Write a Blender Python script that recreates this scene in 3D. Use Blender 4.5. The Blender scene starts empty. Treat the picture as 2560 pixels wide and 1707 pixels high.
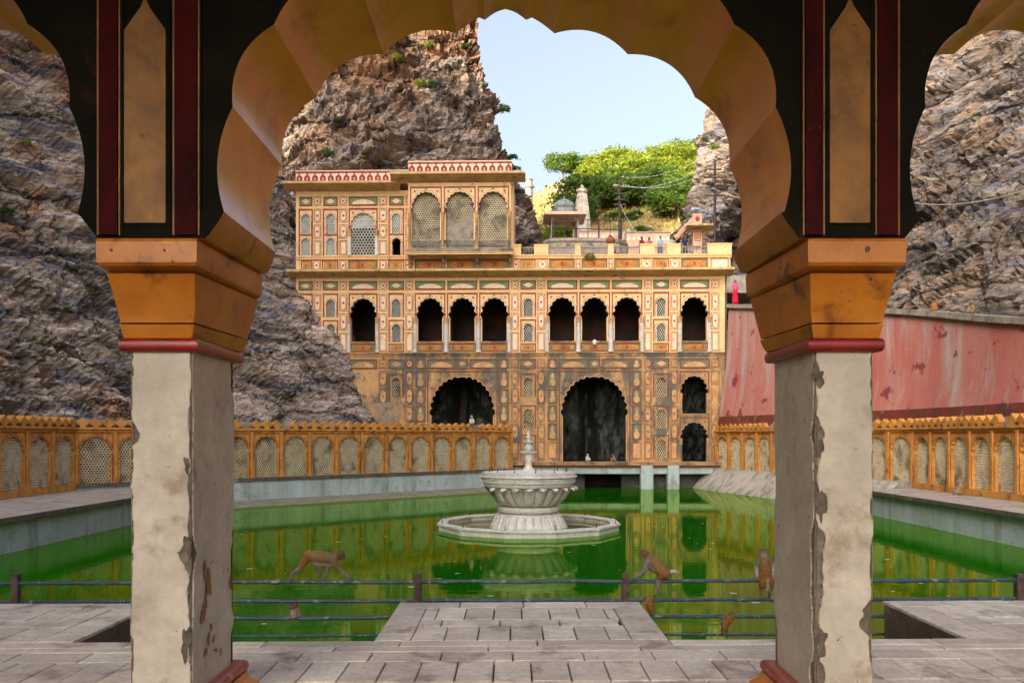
import bpy, bmesh, math, random
import numpy as np
from mathutils import Vector, Matrix, Euler

random.seed(7)
rng = np.random.default_rng(11)
sc = bpy.context.scene
COL = sc.collection
R = math.radians

# ------------------------------------------------------------------ camera
F, CX, HY, CAMZ = 2100.0, 1280.0, 1092.0, 1.6      # focal length / principal column / horizon row in photo pixels, eye height
cam = bpy.data.cameras.new('camera')
camo = bpy.data.objects.new('camera', cam)
COL.objects.link(camo)
camo.location = (0, 0, CAMZ)
camo.rotation_euler = (R(90), 0, 0)
cam.sensor_width = 36.0
cam.lens = 36.0 * F / 2560.0
cam.shift_y = (HY - 853.5) / 2560.0
cam.clip_start = 0.05
cam.clip_end = 2000.0
sc.camera = camo

# ------------------------------------------------------------------ world, sun, exposure
SUN_EL, SUN_AZ = 20.0, 216.0        # azimuth measured clockwise from +Y (the view direction)
world = bpy.data.worlds.new('World')
sc.world = world
world.use_nodes = True
wn = world.node_tree
bg = wn.nodes['Background']
sky = wn.nodes.new('ShaderNodeTexSky')
sky.sky_type = 'NISHITA'
sky.sun_disc = False
sky.sun_elevation = R(SUN_EL)
sky.sun_rotation = R(SUN_AZ)
sky.air_density = 0.6
sky.dust_density = 10.0
sky.ozone_density = 1.0
hs = wn.nodes.new('ShaderNodeHueSaturation')
hs.inputs['Saturation'].default_value = 0.72
wn.links.new(sky.outputs[0], hs.inputs['Color'])
wn.links.new(hs.outputs[0], bg.inputs['Color'])
bg.inputs['Strength'].default_value = 0.15

sunl = bpy.data.lights.new('sun', 'SUN')
sunl.energy = 2.0
sunl.angle = R(0.6)
sunl.color = (1.0, 0.86, 0.66)
suno = bpy.data.objects.new('sun', sunl)
COL.objects.link(suno)
_a, _e = R(SUN_AZ), R(SUN_EL)
sdir = Vector((math.sin(_a) * math.cos(_e), math.cos(_a) * math.cos(_e), math.sin(_e)))
suno.rotation_euler = (-sdir).to_track_quat('-Z', 'Y').to_euler()
suno.location = sdir * 200

sc.view_settings.view_transform = 'Standard'
sc.view_settings.look = 'None'
sc.view_settings.exposure = 2.12
sc.view_settings.gamma = 1.0
sc.render.engine = 'CYCLES'
sc.cycles.max_bounces = 8
sc.cycles.diffuse_bounces = 4
sc.cycles.glossy_bounces = 3
sc.cycles.caustics_reflective = False
sc.cycles.caustics_refractive = False
sc.cycles.sample_clamp_indirect = 6.0

# ------------------------------------------------------------------ helpers
def at(px, py, Y):
    """photo pixel -> point on its ray at distance Y in front of the eye"""
    return Vector(((px - CX) / F * Y, Y, CAMZ + (HY - py) / F * Y))

def lin(r, g, b):
    def f(c):
        c /= 255.0
        return c / 12.92 if c <= 0.04045 else ((c + 0.055) / 1.055) ** 2.4
    return (f(r), f(g), f(b), 1.0)

class MB:
    """collects faces; build() links them as ONE mesh object"""
    def __init__(s):
        s.v, s.f, s.m = [], [], []
    def add(s, vs, fs, mi=0):
        o = len(s.v)
        s.v += [tuple(p) for p in vs]
        for k, f in enumerate(fs):
            s.f.append(tuple(i + o for i in f))
            s.m.append(mi[k] if isinstance(mi, (list, tuple)) else mi)
        return s
    def box(s, x0, x1, y0, y1, z0, z1, mi=0):
        vs = [(x0,y0,z0),(x1,y0,z0),(x1,y1,z0),(x0,y1,z0),(x0,y0,z1),(x1,y0,z1),(x1,y1,z1),(x0,y1,z1)]
        return s.add(vs, [(0,1,5,4),(1,2,6,5),(2,3,7,6),(3,0,4,7),(4,5,6,7),(3,2,1,0)], mi)
    def prism(s, poly, y0, y1, mi=0, side=None, back=True):
        """poly of (x, z), counter-clockwise seen from -y; front at y0, back at y1"""
        n = len(poly)
        vs = [(x, y0, z) for x, z in poly] + [(x, y1, z) for x, z in poly]
        fs = [tuple(range(n))]
        ms = [mi]
        if back:
            fs.append(tuple(range(2*n-1, n-1, -1))); ms.append(mi)
        for i in range(n):
            j = (i + 1) % n
            fs.append((i, n+i, n+j, j)); ms.append(mi if side is None else side)
        return s.add(vs, fs, ms)
    def prism_z(s, poly, z0, z1, mi=0, side=None):
        """poly of (x, y), counter-clockwise seen from above"""
        n = len(poly)
        vs = [(x, y, z1) for x, y in poly] + [(x, y, z0) for x, y in poly]
        fs = [tuple(range(n)), tuple(range(2*n-1, n-1, -1))]
        ms = [mi, mi]
        for i in range(n):
            j = (i + 1) % n
            fs.append((n+i, n+j, j, i)); ms.append(mi if side is None else side)
        return s.add(vs, fs, ms)
    def loft(s, rings, mi=0, cap=True):
        n = len(rings[0]); vs = []; fs = []
        for r in rings: vs += list(r)
        for k in range(len(rings) - 1):
            for i in range(n):
                j = (i + 1) % n
                fs.append((k*n+i, k*n+j, (k+1)*n+j, (k+1)*n+i))
        if cap:
            fs.append(tuple(range(n-1, -1, -1)))
            fs.append(tuple(range((len(rings)-1)*n, len(rings)*n)))
        return s.add(vs, fs, mi)
    def lathe(s, prof, n=32, mi=0, c=(0, 0), cap=True):
        rings = [[(c[0] + r*math.cos(2*math.pi*i/n), c[1] + r*math.sin(2*math.pi*i/n), z) for i in range(n)] for r, z in prof]
        return s.loft(rings, mi, cap)
    def tube(s, pts, rad, n=8, mi=0, cap=True):
        pts = [Vector(p) for p in pts]
        rings = []
        up = Vector((0, 0, 1))
        for i, p in enumerate(pts):
            d = (pts[min(i+1, len(pts)-1)] - pts[max(i-1, 0)]).normalized()
            a = d.cross(up)
            if a.length < 1e-3: a = d.cross(Vector((0, 1, 0)))
            a.normalize(); b = a.cross(d)
            r = rad[i] if isinstance(rad, (list, tuple)) else rad
            rings.append([tuple(p + (a*math.cos(2*math.pi*k/n) + b*math.sin(2*math.pi*k/n))*r) for k in range(n)])
        # orientation: flip so that faces look outward
        return s.loft([list(reversed(r)) for r in rings], mi, cap)
    def mesh(s, name, mats):
        me = bpy.data.meshes.new(name)
        me.from_pydata(s.v, [], s.f)
        for m in (mats if isinstance(mats, (list, tuple)) else [mats]):
            me.materials.append(m)
        me.polygons.foreach_set('material_index', s.m)
        me.update()
        return me
    def build(s, name, mats, parent=None, smooth=False, loc=None, rot=None):
        return link(name, s.mesh(name, mats), parent, smooth, loc, rot)

def link(name, me, parent=None, smooth=False, loc=None, rot=None):
    if smooth:
        me.polygons.foreach_set('use_smooth', [True] * len(me.polygons))
        if smooth is not True:
            me.set_sharp_from_angle(angle=R(smooth))
        me.update()
    o = bpy.data.objects.new(name, me)
    COL.objects.link(o)
    if parent: o.parent = parent
    if loc is not None: o.location = loc
    if rot is not None: o.rotation_euler = rot
    return o

def empty(name, label, cat, loc=(0, 0, 0), rz=0.0, group=None):
    o = bpy.data.objects.new(name, None)
    COL.objects.link(o)
    o.location = loc
    o.rotation_euler = (0, 0, rz)
    o.empty_display_size = 0.2
    return tag(o, label, cat, group)

def tag(o, label, cat, group=None):
    o['label'] = label
    o['category'] = cat
    if group: o['group'] = group
    return o

def struct(o):
    o['kind'] = 'structure'
    return o

def stuff(o):
    o['kind'] = 'stuff'
    return o

def copy_tree(o, parent=None):
    c = o.copy()
    COL.objects.link(c)
    c.parent = parent
    for ch in [x for x in o.children]:
        copy_tree(ch, c)
    return c

# ------------------------------------------------------------------ materials
def pm(name, c, c2=None, scale=2.0, stretch=(1, 1, 1), rough=0.7, bump=0.25, bscale=25.0, bdist=0.01, dirt=None,
       dscale=0.8, dstretch=(1, 1, 1), dlo=0.5, dhi=0.68, dirt2=None, d2scale=6.0, d2lo=0.6, d2hi=0.66, spec=0.4, coat=0.0, vary=0.25, metal=0.0, rvar=0.0):
    m = bpy.data.materials.new(name)
    m.use_nodes = True
    nt = m.node_tree; N = nt.nodes; L = nt.links
    b = N['Principled BSDF']
    geo = N.new('ShaderNodeNewGeometry')
    def coords(st):
        if st == (1, 1, 1): return geo.outputs['Position']
        mp = N.new('ShaderNodeMapping'); mp.inputs['Scale'].default_value = st
        L.new(geo.outputs['Position'], mp.inputs['Vector']); return mp.outputs[0]
    def noise(sc_, st=(1, 1, 1), det=5, ro=0.6, dis=0.0):
        n = N.new('ShaderNodeTexNoise'); n.inputs['Scale'].default_value = sc_
        n.inputs['Detail'].default_value = det; n.inputs['Roughness'].default_value = ro; n.inputs['Distortion'].default_value = dis
        L.new(coords(st), n.inputs['Vector']); return n.outputs['Fac']
    def ramp(fac, lo, hi):
        r = N.new('ShaderNodeMapRange'); r.inputs['From Min'].default_value = lo; r.inputs['From Max'].default_value = hi
        r.interpolation_type = 'SMOOTHSTEP'
        L.new(fac, r.inputs['Value']); return r.outputs[0]
    def mix(f, a, bb, mode='MIX'):
        x = N.new('ShaderNodeMix'); x.data_type = 'RGBA'; x.blend_type = mode
        if isinstance(f, float): x.inputs[0].default_value = f
        else: L.new(f, x.inputs[0])
        for k, val in ((6, a), (7, bb)):
            if isinstance(val, tuple): x.inputs[k].default_value = val
            else: L.new(val, x.inputs[k])
        return x.outputs[2]
    c2 = c2 or tuple(min(1, q * 0.72) for q in c[:3]) + (1,)
    col = mix(ramp(noise(scale, stretch), 0.35, 0.68), c, c2)
    if dirt:
        col = mix(ramp(noise(dscale, dstretch, 7, 0.65, 0.3), dlo, dhi), col, dirt)
    if dirt2:
        col = mix(ramp(noise(d2scale, (1, 1, 1), 6, 0.6), d2lo, d2hi), col, dirt2)
    if vary:
        v = N.new('ShaderNodeMapRange'); v.inputs['From Min'].default_value = 0.3; v.inputs['From Max'].default_value = 0.7
        v.inputs['To Min'].default_value = 1 - vary; v.inputs['To Max'].default_value = 1 + vary * 0.5
        L.new(noise(bscale * 0.5, (1, 1, 1), 4, 0.7), v.inputs['Value'])
        cc = N.new('ShaderNodeCombineColor')
        for k in range(3): L.new(v.outputs[0], cc.inputs[k])
        col = mix(1.0, col, cc.outputs[0], 'MULTIPLY')
    L.new(col, b.inputs['Base Color'])
    b.inputs['Roughness'].default_value = rough
    if rvar:
        rr = N.new('ShaderNodeMapRange'); rr.inputs['To Min'].default_value = max(0.05, rough - rvar); rr.inputs['To Max'].default_value = rough + rvar
        L.new(noise(7.0), rr.inputs['Value']); L.new(rr.outputs[0], b.inputs['Roughness'])
    b.inputs['Specular IOR Level'].default_value = spec
    b.inputs['Metallic'].default_value = metal
    if coat:
        b.inputs['Coat Weight'].default_value = coat; b.inputs['Coat Roughness'].default_value = 0.18
    if bump:
        bp = N.new('ShaderNodeBump'); bp.inputs['Strength'].default_value = bump; bp.inputs['Distance'].default_value = bdist
        L.new(noise(bscale, (1, 1, 1), 6, 0.65), bp.inputs['Height']); L.new(bp.outputs[0], b.inputs['Normal'])
    return m

M = {}
STAIN = lin(104, 92, 78)
M['cream'] = pm('cream_paint', lin(250, 214, 158), lin(246, 202, 142), dirt=lin(176, 140, 100), dscale=0.55, dstretch=(1.6, 1.6, 0.45), dlo=0.56, dhi=0.74, dirt2=STAIN, d2scale=2.0, d2lo=0.66, d2hi=0.76, bump=0.15)
M['rose'] = pm('rose_paint', lin(252, 226, 198), lin(248, 214, 176), dirt=lin(196, 160, 120), dscale=1.2, dlo=0.55, dhi=0.75, bump=0.1)
M['ochre'] = pm('ochre_paint', lin(208, 148, 72), lin(184, 122, 54), dirt=lin(124, 80, 46), dscale=0.9, dstretch=(2.0, 2.0, 0.5), dlo=0.52, dhi=0.7, dirt2=lin(90, 74, 56), d2scale=2.2, d2lo=0.62, d2hi=0.72, bump=0.2)
M['rust'] = pm('rust_red_line', lin(166, 70, 34), lin(140, 54, 28), bump=0.1)
M['maroon'] = pm('maroon_paint', lin(150, 48, 52), lin(168, 70, 64), scale=5, bump=0.1)
M['green'] = pm('green_paint', lin(104, 152, 112), lin(132, 160, 112), dirt=lin(150, 130, 90), dscale=1.4, dlo=0.55, dhi=0.7, bump=0.1)
M['grime'] = pm('weathered_plaster', lin(158, 140, 116), lin(118, 112, 100), scale=1.2, stretch=(1, 1, 0.35), dirt=lin(206, 152, 92), dscale=0.9, dstretch=(1.4, 1.4, 0.6), dlo=0.5, dhi=0.66, dirt2=lin(92, 104, 92), d2scale=1.4, d2lo=0.58, d2hi=0.7)
M['weather'] = pm('worn_cream', lin(210, 164, 110), lin(172, 132, 90), scale=1.0, stretch=(1, 1, 0.4), dirt=lin(104, 102, 92), dscale=0.5, dstretch=(1.2, 1.2, 0.5), dlo=0.44, dhi=0.6, dirt2=lin(84, 80, 70), d2scale=2.4, d2lo=0.58, d2hi=0.7)
M['wgreen'] = pm('worn_green', lin(94, 118, 98), lin(122, 120, 96), scale=1.5, dirt=lin(120, 112, 96), dscale=0.9, dlo=0.46, dhi=0.6)
M['wrose'] = pm('worn_rose', lin(220, 172, 118), lin(188, 142, 94), scale=1.6, dirt=lin(146, 124, 98), dscale=1.0, dlo=0.52, dhi=0.68)
M['wrust'] = pm('worn_rust', lin(142, 76, 46), lin(116, 78, 56), scale=2)
M['chajja'] = pm('eave_stone', lin(224, 188, 128), lin(196, 160, 108), scale=1.2, dirt=lin(130, 110, 84), dscale=1.2, dstretch=(2, 2, 0.4), dlo=0.54, dhi=0.7)
M['stone'] = pm('grey_stone', lin(168, 156, 140), lin(134, 124, 112), dirt=lin(92, 84, 76), dscale=1.0, dlo=0.52, dhi=0.68)
M['jali'] = pm('jali_stone', lin(222, 208, 174), lin(194, 176, 142), scale=2.5, dirt=lin(124, 108, 84), dscale=0.9, dlo=0.5, dhi=0.66, bump=0.15)
M['jaliw'] = pm('jali_white', lin(214, 214, 202), lin(190, 190, 176), bump=0.1)
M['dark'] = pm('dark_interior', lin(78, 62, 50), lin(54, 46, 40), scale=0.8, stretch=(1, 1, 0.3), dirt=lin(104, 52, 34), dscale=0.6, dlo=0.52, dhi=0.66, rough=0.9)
M['marble'] = pm('marble', lin(220, 216, 206), lin(200, 197, 186), scale=3, dirt=lin(158, 150, 128), dscale=1.4, dstretch=(1.6, 1.6, 0.6), dlo=0.52, dhi=0.8, rough=0.45, bump=0.12)
M['marblew'] = pm('marble_white', lin(232, 230, 224), lin(212, 210, 204), scale=3, rough=0.4, bump=0.08, vary=0.12)
M['tankwall'] = pm('tank_plaster', lin(180, 196, 196), lin(160, 172, 166), scale=0.9, stretch=(1, 1, 0.4), dirt=lin(104, 98, 90), dscale=0.8, dstretch=(2.0, 2.0, 0.25), dlo=0.5, dhi=0.78, dirt2=lin(132, 146, 128), d2scale=1.2, d2lo=0.55, d2hi=0.75)
M['walk'] = pm('walkway_stone', lin(184, 172, 158), lin(160, 148, 136), scale=1.2, dirt=lin(112, 102, 92), dscale=1.6, dlo=0.54, dhi=0.7)
M['coping'] = pm('coping_stone', lin(104, 92, 80), lin(74, 66, 58), scale=2, stretch=(1.5, 1.5, 0.5), dirt=lin(150, 136, 120), dscale=1.2, dlo=0.56, dhi=0.7)
M['redwall'] = pm('red_wall_plaster', lin(182, 100, 88), lin(188, 124, 112), scale=0.5, stretch=(1, 1, 0.4), dirt=lin(180, 160, 154), dscale=0.42, dstretch=(2.2, 2.2, 0.30), dlo=0.45, dhi=0.7, dirt2=lin(136, 62, 62), d2scale=0.9, d2lo=0.6, d2hi=0.66, rough=0.85)
M['redfoot'] = pm('red_wall_foot', lin(120, 52, 36), lin(88, 52, 42), scale=1.4, stretch=(1, 1, 0.5), dirt=lin(150, 112, 96), dscale=1.5, dlo=0.56, dhi=0.7)
M['rail'] = pm('rail_paint', lin(62, 84, 96), lin(44, 58, 70), scale=5, dirt=lin(130, 140, 140), dscale=14, dlo=0.56, dhi=0.64, rough=0.4, spec=0.5, bump=0.3)
M['post'] = pm('rusty_post', lin(104, 84, 76), lin(82, 62, 56), scale=9, dirt=lin(64, 50, 46), dscale=12, dlo=0.5, dhi=0.62)
M['iron'] = pm('dark_iron', lin(62, 46, 40), lin(44, 36, 34), scale=4, rough=0.6)
M['lead'] = pm('dome_plaster', lin(150, 156, 150), lin(104, 114, 116), scale=1.6, stretch=(1, 1, 0.4), dirt=lin(64, 70, 72), dscale=1.5, dstretch=(2, 2, .5), dlo=0.5, dhi=0.64)
M['shik'] = pm('shikhara_stone', lin(222, 214, 196), lin(190, 180, 162), scale=2, dirt=lin(140, 132, 120), dscale=1.2, dlo=.52, dhi=.66)
M['pinkwall'] = pm('pink_wall', lin(222, 176, 150), lin(206, 160, 136), scale=1.5, dirt=lin(150, 120, 104), dscale=1.2, dlo=.54, dhi=.7)
# ================================================================== TERRAIN
def hash01(ix, iy, iz, seed):
    h = (ix.astype(np.int64) * 374761393 + iy.astype(np.int64) * 668265263 + iz.astype(np.int64) * 2147483647 + seed * 974634777) & 0xFFFFFFFF
    h = ((h ^ (h >> 13)) * 1274126177) & 0xFFFFFFFF
    h = ((h ^ (h >> 15)) * 2246822519) & 0xFFFFFFFF
    h = h ^ (h >> 16)
    return (h & 0xFFFFFF) / float(0x1000000)

def vnoise(P, seed):
    I = np.floor(P).astype(np.int64); f = P - I; f = f * f * (3 - 2 * f)
    out = 0
    for dx in (0, 1):
        for dy in (0, 1):
            for dz in (0, 1):
                w = (f[:, 0] if dx else 1 - f[:, 0]) * (f[:, 1] if dy else 1 - f[:, 1]) * (f[:, 2] if dz else 1 - f[:, 2])
                out = out + w * hash01(I[:, 0] + dx, I[:, 1] + dy, I[:, 2] + dz, seed)
    return out - 0.5

def fbm(P, octs, seed):
    s = 0; a = 1.0
    for k in range(octs):
        s = s + a * vnoise(P * (2 ** k), seed + k * 17); a *= 0.5
    return s

def worley(P, seed):
    """random id of the nearest cell and the offset from its centre"""
    I = np.floor(P).astype(np.int64)
    best = np.full(len(P), 1e9); cid = np.zeros(len(P)); off = np.zeros_like(P)
    for dx in (-1, 0, 1):
        for dy in (-1, 0, 1):
            for dz in (-1, 0, 1):
                x, y, z = I[:, 0] + dx, I[:, 1] + dy, I[:, 2] + dz
                c = np.stack([x + hash01(x, y, z, seed), y + hash01(x, y, z, seed + 1), z + hash01(x, y, z, seed + 2)], 1)
                d = P - c; q = (d * d).sum(1); k = q < best
                best[k] = q[k]; off[k] = d[k]; cid[k] = hash01(x, y, z, seed + 3)[k]
    return cid, off

def rock_material(name, greys, rusts, blues, strata_rot, warm_from=None):
    m = bpy.data.materials.new(name); m.use_nodes = True
    nt = m.node_tree; N = nt.nodes; L = nt.links; b = N['Principled BSDF']
    geo = N.new('ShaderNodeNewGeometry')
    def mapped(rot, scl):
        a = N.new('ShaderNodeMapping'); a.vector_type = 'POINT'; a.inputs['Rotation'].default_value = rot; a.inputs['Scale'].default_value = scl
        L.new(geo.outputs['Position'], a.inputs['Vector']); return a.outputs[0]
    def noise(vec, s, d=6, r=0.6, dis=0.0):
        n = N.new('ShaderNodeTexNoise'); n.inputs['Scale'].default_value = s; n.inputs['Detail'].default_value = d
        n.inputs['Roughness'].default_value = r; n.inputs['Distortion'].default_value = dis
        L.new(vec, n.inputs['Vector']); return n.outputs['Fac']
    def rng_(f, lo, hi, a=0.0, bb=1.0):
        r = N.new('ShaderNodeMapRange'); r.inputs[1].default_value = lo; r.inputs[2].default_value = hi; r.inputs[3].default_value = a; r.inputs[4].default_value = bb
        L.new(f, r.inputs[0]); return r.outputs[0]
    def mix(f, a, bb, mode='MIX'):
        x = N.new('ShaderNodeMix'); x.data_type = 'RGBA'; x.blend_type = mode
        if isinstance(f, float): x.inputs[0].default_value = f
        else: L.new(f, x.inputs[0])
        for k, val in ((6, a), (7, bb)):
            if isinstance(val, tuple): x.inputs[k].default_value = val
            else: L.new(val, x.inputs[k])
        return x.outputs[2]
    att = N.new('ShaderNodeAttribute'); att.attribute_name = 'rockvar'
    strata = mapped(strata_rot, (0.35, 0.35, 2.6))
    big = noise(geo.outputs['Position'], 0.16, 5, 0.6, 0.4)
    c = mix(rng_(noise(strata, 1.3, 7, 0.65, 0.5), 0.36, 0.66), greys[0], greys[1])
    c = mix(rng_(noise(strata, 0.55, 6, 0.6, 0.8), 0.5, 0.62), c, blues)
    sep = N.new('ShaderNodeSeparateXYZ'); L.new(geo.outputs['Position'], sep.inputs[0])
    add = N.new('ShaderNodeMath'); add.operation = 'ADD'
    L.new(rng_(big, 0.3, 0.7, -0.75, 0.75), add.inputs[0])
    if warm_from is None: add.inputs[1].default_value = 0.0
    else: L.new(rng_(sep.outputs['Z'], warm_from[0], warm_from[1], -0.35, 1.0), add.inputs[1])
    c = mix(rng_(add.outputs[0], 0.1, 0.7), c, mix(rng_(noise(strata, 1.9, 6, 0.6), 0.38, 0.64), rusts[0], rusts[1]))
    c = mix(rng_(noise(strata, 3.2, 5, 0.7), 0.58, 0.66, 0, 0.75), c, rusts[2])
    fine = noise(mapped(strata_rot, (0.5, 0.5, 7.0)), 1.6, 7, 0.7, 0.8)
    c = mix(rng_(fine, 0.5, 0.72, 0, 0.6), c, (greys[1][0] * 0.45, greys[1][1] * 0.42, greys[1][2] * 0.42, 1))
    c = mix(rng_(fine, 0.3, 0.42, 0.5, 0.0), c, (min(1, greys[0][0] * 1.25), min(1, greys[0][1] * 1.22), min(1, greys[0][2] * 1.18), 1))
    c = mix(rng_(noise(geo.outputs['Position'], 0.5, 6, 0.65, 0.6), 0.56, 0.68, 0, 0.7), c, rusts[0])
    c = mix(1.0, c, mix(rng_(att.outputs['Fac'], 0, 1), (0.64, 0.62, 0.61, 1), (1.4, 1.37, 1.32, 1)), 'MULTIPLY')
    crack = N.new('ShaderNodeTexVoronoi'); crack.feature = 'DISTANCE_TO_EDGE'; crack.inputs['Scale'].default_value = 1.5
    cw = N.new('ShaderNodeVectorMath'); cw.operation = 'ADD'; cn = N.new('ShaderNodeTexNoise'); cn.inputs['Scale'].default_value = 1.5; cn.inputs['Detail'].default_value = 4
    L.new(geo.outputs['Position'], cn.inputs['Vector']); L.new(mapped(strata_rot, (0.55, 0.55, 1.7)), cw.inputs[0]); L.new(cn.outputs['Color'], cw.inputs[1]); L.new(cw.outputs[0], crack.inputs['Vector'])
    c = mix(rng_(crack.outputs['Distance'], 0.0, 0.03, 0.8, 0.0), c, (0.03, 0.026, 0.022, 1))
    ck2 = N.new('ShaderNodeTexVoronoi'); ck2.feature = 'DISTANCE_TO_EDGE'; ck2.inputs['Scale'].default_value = 0.42; L.new(cw.outputs[0], ck2.inputs['Vector'])
    c = mix(rng_(ck2.outputs['Distance'], 0.0, 0.022, 0.85, 0.0), c, (0.022, 0.019, 0.017, 1))
    ck3 = N.new('ShaderNodeTexVoronoi'); ck3.feature = 'DISTANCE_TO_EDGE'; ck3.inputs['Scale'].default_value = 0.2; L.new(cw.outputs[0], ck3.inputs['Vector'])
    c = mix(rng_(ck3.outputs['Distance'], 0.0, 0.02, 0.9, 0.0), c, (0.018, 0.016, 0.014, 1))
    patch = rng_(noise(mapped(strata_rot, (0.5, 0.5, 1.3)), 0.22, 4, 0.55, 0.7), 0.34, 0.66, 0.0, 1.0)
    c = mix(1.0, c, mix(patch, (0.66, 0.64, 0.64, 1), (1.22, 1.18, 1.12, 1)), 'MULTIPLY')
    L.new(c, b.inputs['Base Color'])
    b.inputs['Roughness'].default_value = 0.85
    b.inputs['Specular IOR Level'].default_value = 0.3
    b1 = N.new('ShaderNodeBump'); b1.inputs['Strength'].default_value = 1.0; b1.inputs['Distance'].default_value = 0.3
    L.new(noise(mapped(strata_rot, (0.7, 0.7, 3.2)), 2.2, 8, 0.68, 0.6), b1.inputs['Height'])
    b2 = N.new('ShaderNodeBump'); b2.inputs['Strength'].default_value = 0.8; b2.inputs['Distance'].default_value = 0.5
    L.new(rng_(ck3.outputs['Distance'], 0.0, 0.06), b2.inputs['Height']); L.new(b1.outputs[0], b2.inputs['Normal']); L.new(b2.outputs[0], b.inputs['Normal'])
    return m

def resample(path, step):
    P = [Vector(p) for p in path]
    # Catmull-Rom through the control points
    dense = []
    for i in range(len(P) - 1):
        p0, p1, p2, p3 = P[max(i-1, 0)], P[i], P[i+1], P[min(i+2, len(P)-1)]
        for k in range(24):
            t = k / 24
            dense.append(0.5 * ((2*p1) + (p2-p0)*t + (2*p0-5*p1+4*p2-p3)*t*t + (3*p1-p0-3*p2+p3)*t**3))
    dense.append(P[-1])
    D = np.array([(p.x, p.y) for p in dense])
    seg = np.linalg.norm(np.diff(D, axis=0), axis=1); cum = np.r_[0, np.cumsum(seg)]
    n = int(cum[-1] / step) + 1
    s = np.linspace(0, cum[-1], n)
    return np.stack([np.interp(s, cum, D[:, 0]), np.interp(s, cum, D[:, 1])], 1)

BLOCKS = ((5.5, 2.4, 1.7, 1.0, 31), (9.0, 0.62, 0.75, 0.1, 39), (2.1, 0.8, 0.7, 0.5, 47), (3.2, 0.26, 0.3, 0.05, 53), (0.75, 0.3, 0.28, 0.24, 59), (0.36, 0.14, 0.12, 0.1, 67))
RUBBLE = ((5.0, 3.4, 1.6, 1.5, 31), (2.2, 1.5, 0.95, 1.0, 47), (1.0, 0.62, 0.5, 0.5, 53), (0.5, 0.3, 0.24, 0.22, 59))
def cliff(name, path, z0, zs, rec, step, mat, tilt, seed, amp=1.0, block=1.0, blocks=BLOCKS):
    """path: foot line with the rock on its left; rec(z): how far the face leans back at height z"""
    fp = resample(path, step)
    keep = (fp[:, 1] > 9) | (np.arange(len(fp)) % 5 == 0); keep[-1] = True       # coarser where the camera never looks
    fp = fp[keep]
    d = np.gradient(fp, axis=0); d /= np.linalg.norm(d, axis=1)[:, None]
    for _ in range(12):
        d[1:-1] = (d[:-2] + d[1:-1] + d[2:]) / 3
    d /= np.linalg.norm(d, axis=1)[:, None]
    nrm = np.stack([-d[:, 1], d[:, 0]], 1)
    zs = np.array(zs); rc = np.array([rec(z) for z in zs])
    ns, nz = len(fp), len(zs)
    X = fp[:, None, 0] + nrm[:, None, 0] * rc[None]; Y = fp[:, None, 1] + nrm[:, None, 1] * rc[None]
    Z = np.repeat(zs[None], ns, 0)
    P = np.stack([X, Y, Z], 2).reshape(-1, 3)
    Nn = np.repeat(np.stack([nrm[:, 0] * -0.93, nrm[:, 1] * -0.93, np.full(ns, 0.36)], 1)[:, None], nz, 1).reshape(-1, 3)
    Rm = np.array(Euler(tilt).to_matrix())
    W = P + 0.9 * np.stack([fbm(P * 0.45, 3, seed + 5), fbm(P * 0.45, 3, seed + 6), fbm(P * 0.45, 3, seed + 7)], 1)
    Q = W @ Rm.T
    disp = 2.6 * fbm(P * 0.1, 3, seed) * amp
    var = 0
    for (sx, sz, a, g, sd) in blocks:
        cid, off = worley(Q / np.array([sx, sx, sz]) / block, seed + sd)
        ga = cid * 6.283 * 7
        disp = disp + amp * block * (a * (cid - 0.5) + g * (off[:, 0] * np.cos(ga) + off[:, 2] * np.sin(ga)))
        var = var + (cid - 0.5) * 0.5
    disp = disp + 0.12 * fbm(Q * np.array([1.2, 1.2, 3.5]), 3, seed + 90)
    if name == 'cliff_left': disp = disp * np.interp(P[:, 1], [53, 58], [1.0, 0.4])      # dressed back where the palace was cut in
    P = P + Nn * disp[:, None]
    if name == 'cliff_left':                      # unseen upper part raised, mostly behind the eye, to block the sun
        up = np.interp(P[:, 1], [-60, -40, -26, -4, 18], [1.7, 1.3, 0.55, 0.62, 0.1]); P[:, 2] = np.where(P[:, 2] > 27, 27 + (P[:, 2] - 27) * (1 + 0.85 * up), P[:, 2])
    idx = np.arange(ns * nz).reshape(ns, nz)
    f = np.stack([idx[:-1, :-1], idx[1:, :-1], idx[1:, 1:], idx[:-1, 1:]], 2).reshape(-1, 4)
    me = bpy.data.meshes.new(name)
    me.from_pydata(P.tolist(), [], f.tolist())
    at_ = me.attributes.new('rockvar', 'FLOAT', 'POINT')
    at_.data.foreach_set('value', np.clip(0.5 + var * 0.7, 0, 1).astype(np.float32))
    me.materials.append(mat)
    o = struct(link(name, me))
    return o, P.reshape(ns, nz, 3), np.array(Nn).reshape(ns, nz, 3)

rockL = rock_material('rock_left', (lin(226, 212, 198), lin(158, 147, 138)), (lin(190, 140, 96), lin(150, 112, 84), lin(216, 186, 154)), lin(128, 134, 152), (R(14), R(-16), 0))
rockB = rock_material('rock_spur', (lin(178, 164, 150), lin(118, 106, 96)), (lin(172, 134, 104), lin(132, 98, 76), lin(204, 184, 160)), lin(128, 126, 132), (R(20), R(28), 0), (16, 44))
rockC = rock_material('rock_right', (lin(158, 148, 138), lin(100, 94, 88)), (lin(164, 132, 102), lin(134, 106, 84), lin(188, 168, 144)), lin(120, 126, 142), (R(10), R(26), 0))

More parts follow.
